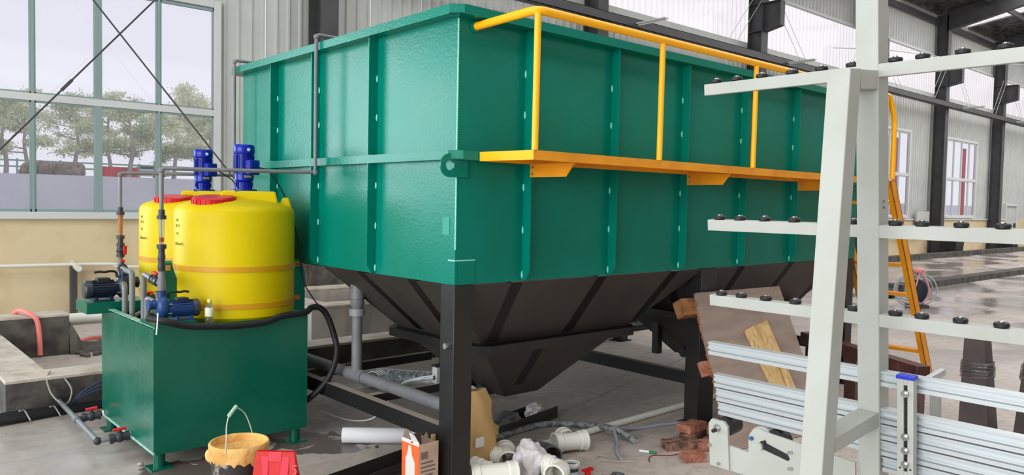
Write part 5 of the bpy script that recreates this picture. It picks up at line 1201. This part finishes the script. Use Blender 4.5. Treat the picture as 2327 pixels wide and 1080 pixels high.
tag(MB().tube([(3.31, 2.93, .008), (3.34, 2.89, .010), (3.40, 2.91, .009), (3.42, 2.86, .009)], .012, 6).build('metal_clip', darksteel), 'small dark twisted metal piece at the right of the red tap handle', 'metal piece')
tag(MB().tube([(3.52, 3.16, .006), (3.56, 3.19, .008), (3.60, 3.17, .006), (3.58, 3.10, .006), (3.52, 3.12, .006), (3.62, 3.02, .005), (3.66, 2.98, .005)], .004, 6).build('string_scrap', mat('string', (176, 164, 148), .8)), 'scrap of pale string curled on the floor below the white tee', 'string')
# hoses and long pipe
tag(MB().tube([(3.06, 3.50, .02), (3.19, 3.78, .022), (3.45, 3.85, .022), (3.75, 3.86, .022), (3.93, 3.70, .022), (3.97, 3.45, .05), (3.97, 3.30, .03), (3.95, 3.21, .022)], .021, 14).build('grey_duct_hose', mat('grey_mottled_hose', (150, 156, 158), .4, col2=(92, 96, 98), scale=22, lo=.45, hi=.6)), 'mottled grey hose arching across the floor over the long white pipe', 'hose')
tag(MB().cyl((3.18, 3.52, .024), (5.60, 3.595, .024), .022, 16).build('long_white_pipe', pvcw), 'long straight white pipe lying on the floor towards the rear leg', 'pipe')
tag(MB().tube([(4.60, 3.30, .012), (4.45, 3.36, .012), (4.20, 3.42, .012), (3.97, 3.40, .055), (3.85, 3.28, .014), (3.72, 3.17, .012), (3.62, 3.05, .012)], .011, 10).build('clear_hose', mat('bluish_clear_hose', (176, 184, 200), .25, trans=.3)), 'thin bluish clear hose curving from the bricks over the mottled hose', 'hose')
PN = thing('marker_pen', 'white and green marker pen on the floor', 'pen', (3.87, 3.05, .007)); MB().cyl((3.845, 3.095, .009), (3.875, 3.04, .009), .008, 12).build('pen_body', paper, PN); MB().cyl((3.875, 3.04, .009), (3.898, 3.0, .009), .0088, 12).build('pen_cap', mat('pen_green', (20, 120, 84), .4), PN)
tag(MB().tube([(3.74, 2.93, .004), (3.80, 2.98, .004), (3.86, 2.99, .004), (3.93, 2.93, .004), (4.0, 2.91, .004)], .0032, 6).build('red_wire', mat('red_wire', (130, 40, 50), .5)), 'thin red and dark wire lying by the marker pen', 'wire')
# stones under the box, little debris
for i, (x, y, s) in enumerate(((1.86, 4.50, .030), (1.80, 4.53, .024), (1.925, 4.53, .022), (1.36, 4.72, .015))):
    tag(MB().blob((x, y, s * .7), s * 1.3, s, s * .75, 8, 6).build('stone', concrete), ['largest pebble under the front of the green box', 'middle pebble under the front of the green box', 'smallest pebble under the front of the green box, rightmost', 'pebble at the left bottom edge of the green box'][i], 'stone')
for i, (x, y) in enumerate(((2.62, 4.62), (2.60, 4.18))): tag(MB().blob((x, y, .008), .014, .011, .009, 7, 5).build('debris_chip', conc_dark), ['small dark chip on the floor nearer the tie beam', 'small dark chip on the floor nearer the paper roll'][i], 'chip')
# coil trolley at the far right
CR = thing('hose_coil', 'bundle of clear hose coils tied with pink straps standing on the wet floor', 'hose coil', (13.2, 5.07, 0), (0, 0, R(-45)))
clr = mat('pale_clear_hose', (186, 196, 196), .3, col2=(150, 158, 160), scale=10)
for k in range(5):
    rr_ = .27 - .022 * k; MB().tube([(rr_ * math.cos(2 * PI * i / 24) + (.06 if k % 2 else -.10), -.05 + .025 * k, .29 + rr_ * math.sin(2 * PI * i / 24)) for i in range(24)], .012, 6, 1, closed=True).build('hose_loop', clr, CR, local=True)
MB().blob((.04, .02, .24), .15, .10, .22, 14, 10).build('tool_bag', mat('dark_tool_bag', (40, 44, 66), .6, bump=.6, bscale=20), CR, local=True)
for sx in (-1, 1): MB().tube([(.02, -.08, .60), (.04 + sx * .08, -.10, .42), (.04 + sx * .12, -.11, .22), (.04 + sx * .03, -.10, .08)], .014, 8).build('pink_strap', mat('pale_pink_strap', (226, 150, 154), .5), CR, local=True)
MB().blob((.0, -.05, .60), .09, .06, .05, 12, 8).build('strap_knot', MATS['pale_pink_strap'], CR, local=True); MB().box((-.12, -.12, .0), (.16, .12, .05)).build('coil_base', darksteel, CR, local=True)
tag(MB().blob((14.3, 6.0, .08), .28, .2, .09, 14, 8).build('dark_cloth', mat('dark_cloth', (58, 52, 56), .8, bump=.6, bscale=12)), 'dark rag heap on the floor at the kerb corner behind the hose coil', 'cloth')
tag(MB().box((16.2, 7.6, .02), (16.8, 8.3, .03)).build('floor_sheet', film), 'small clear sheet on the wet floor beyond the ladder', 'sheet')
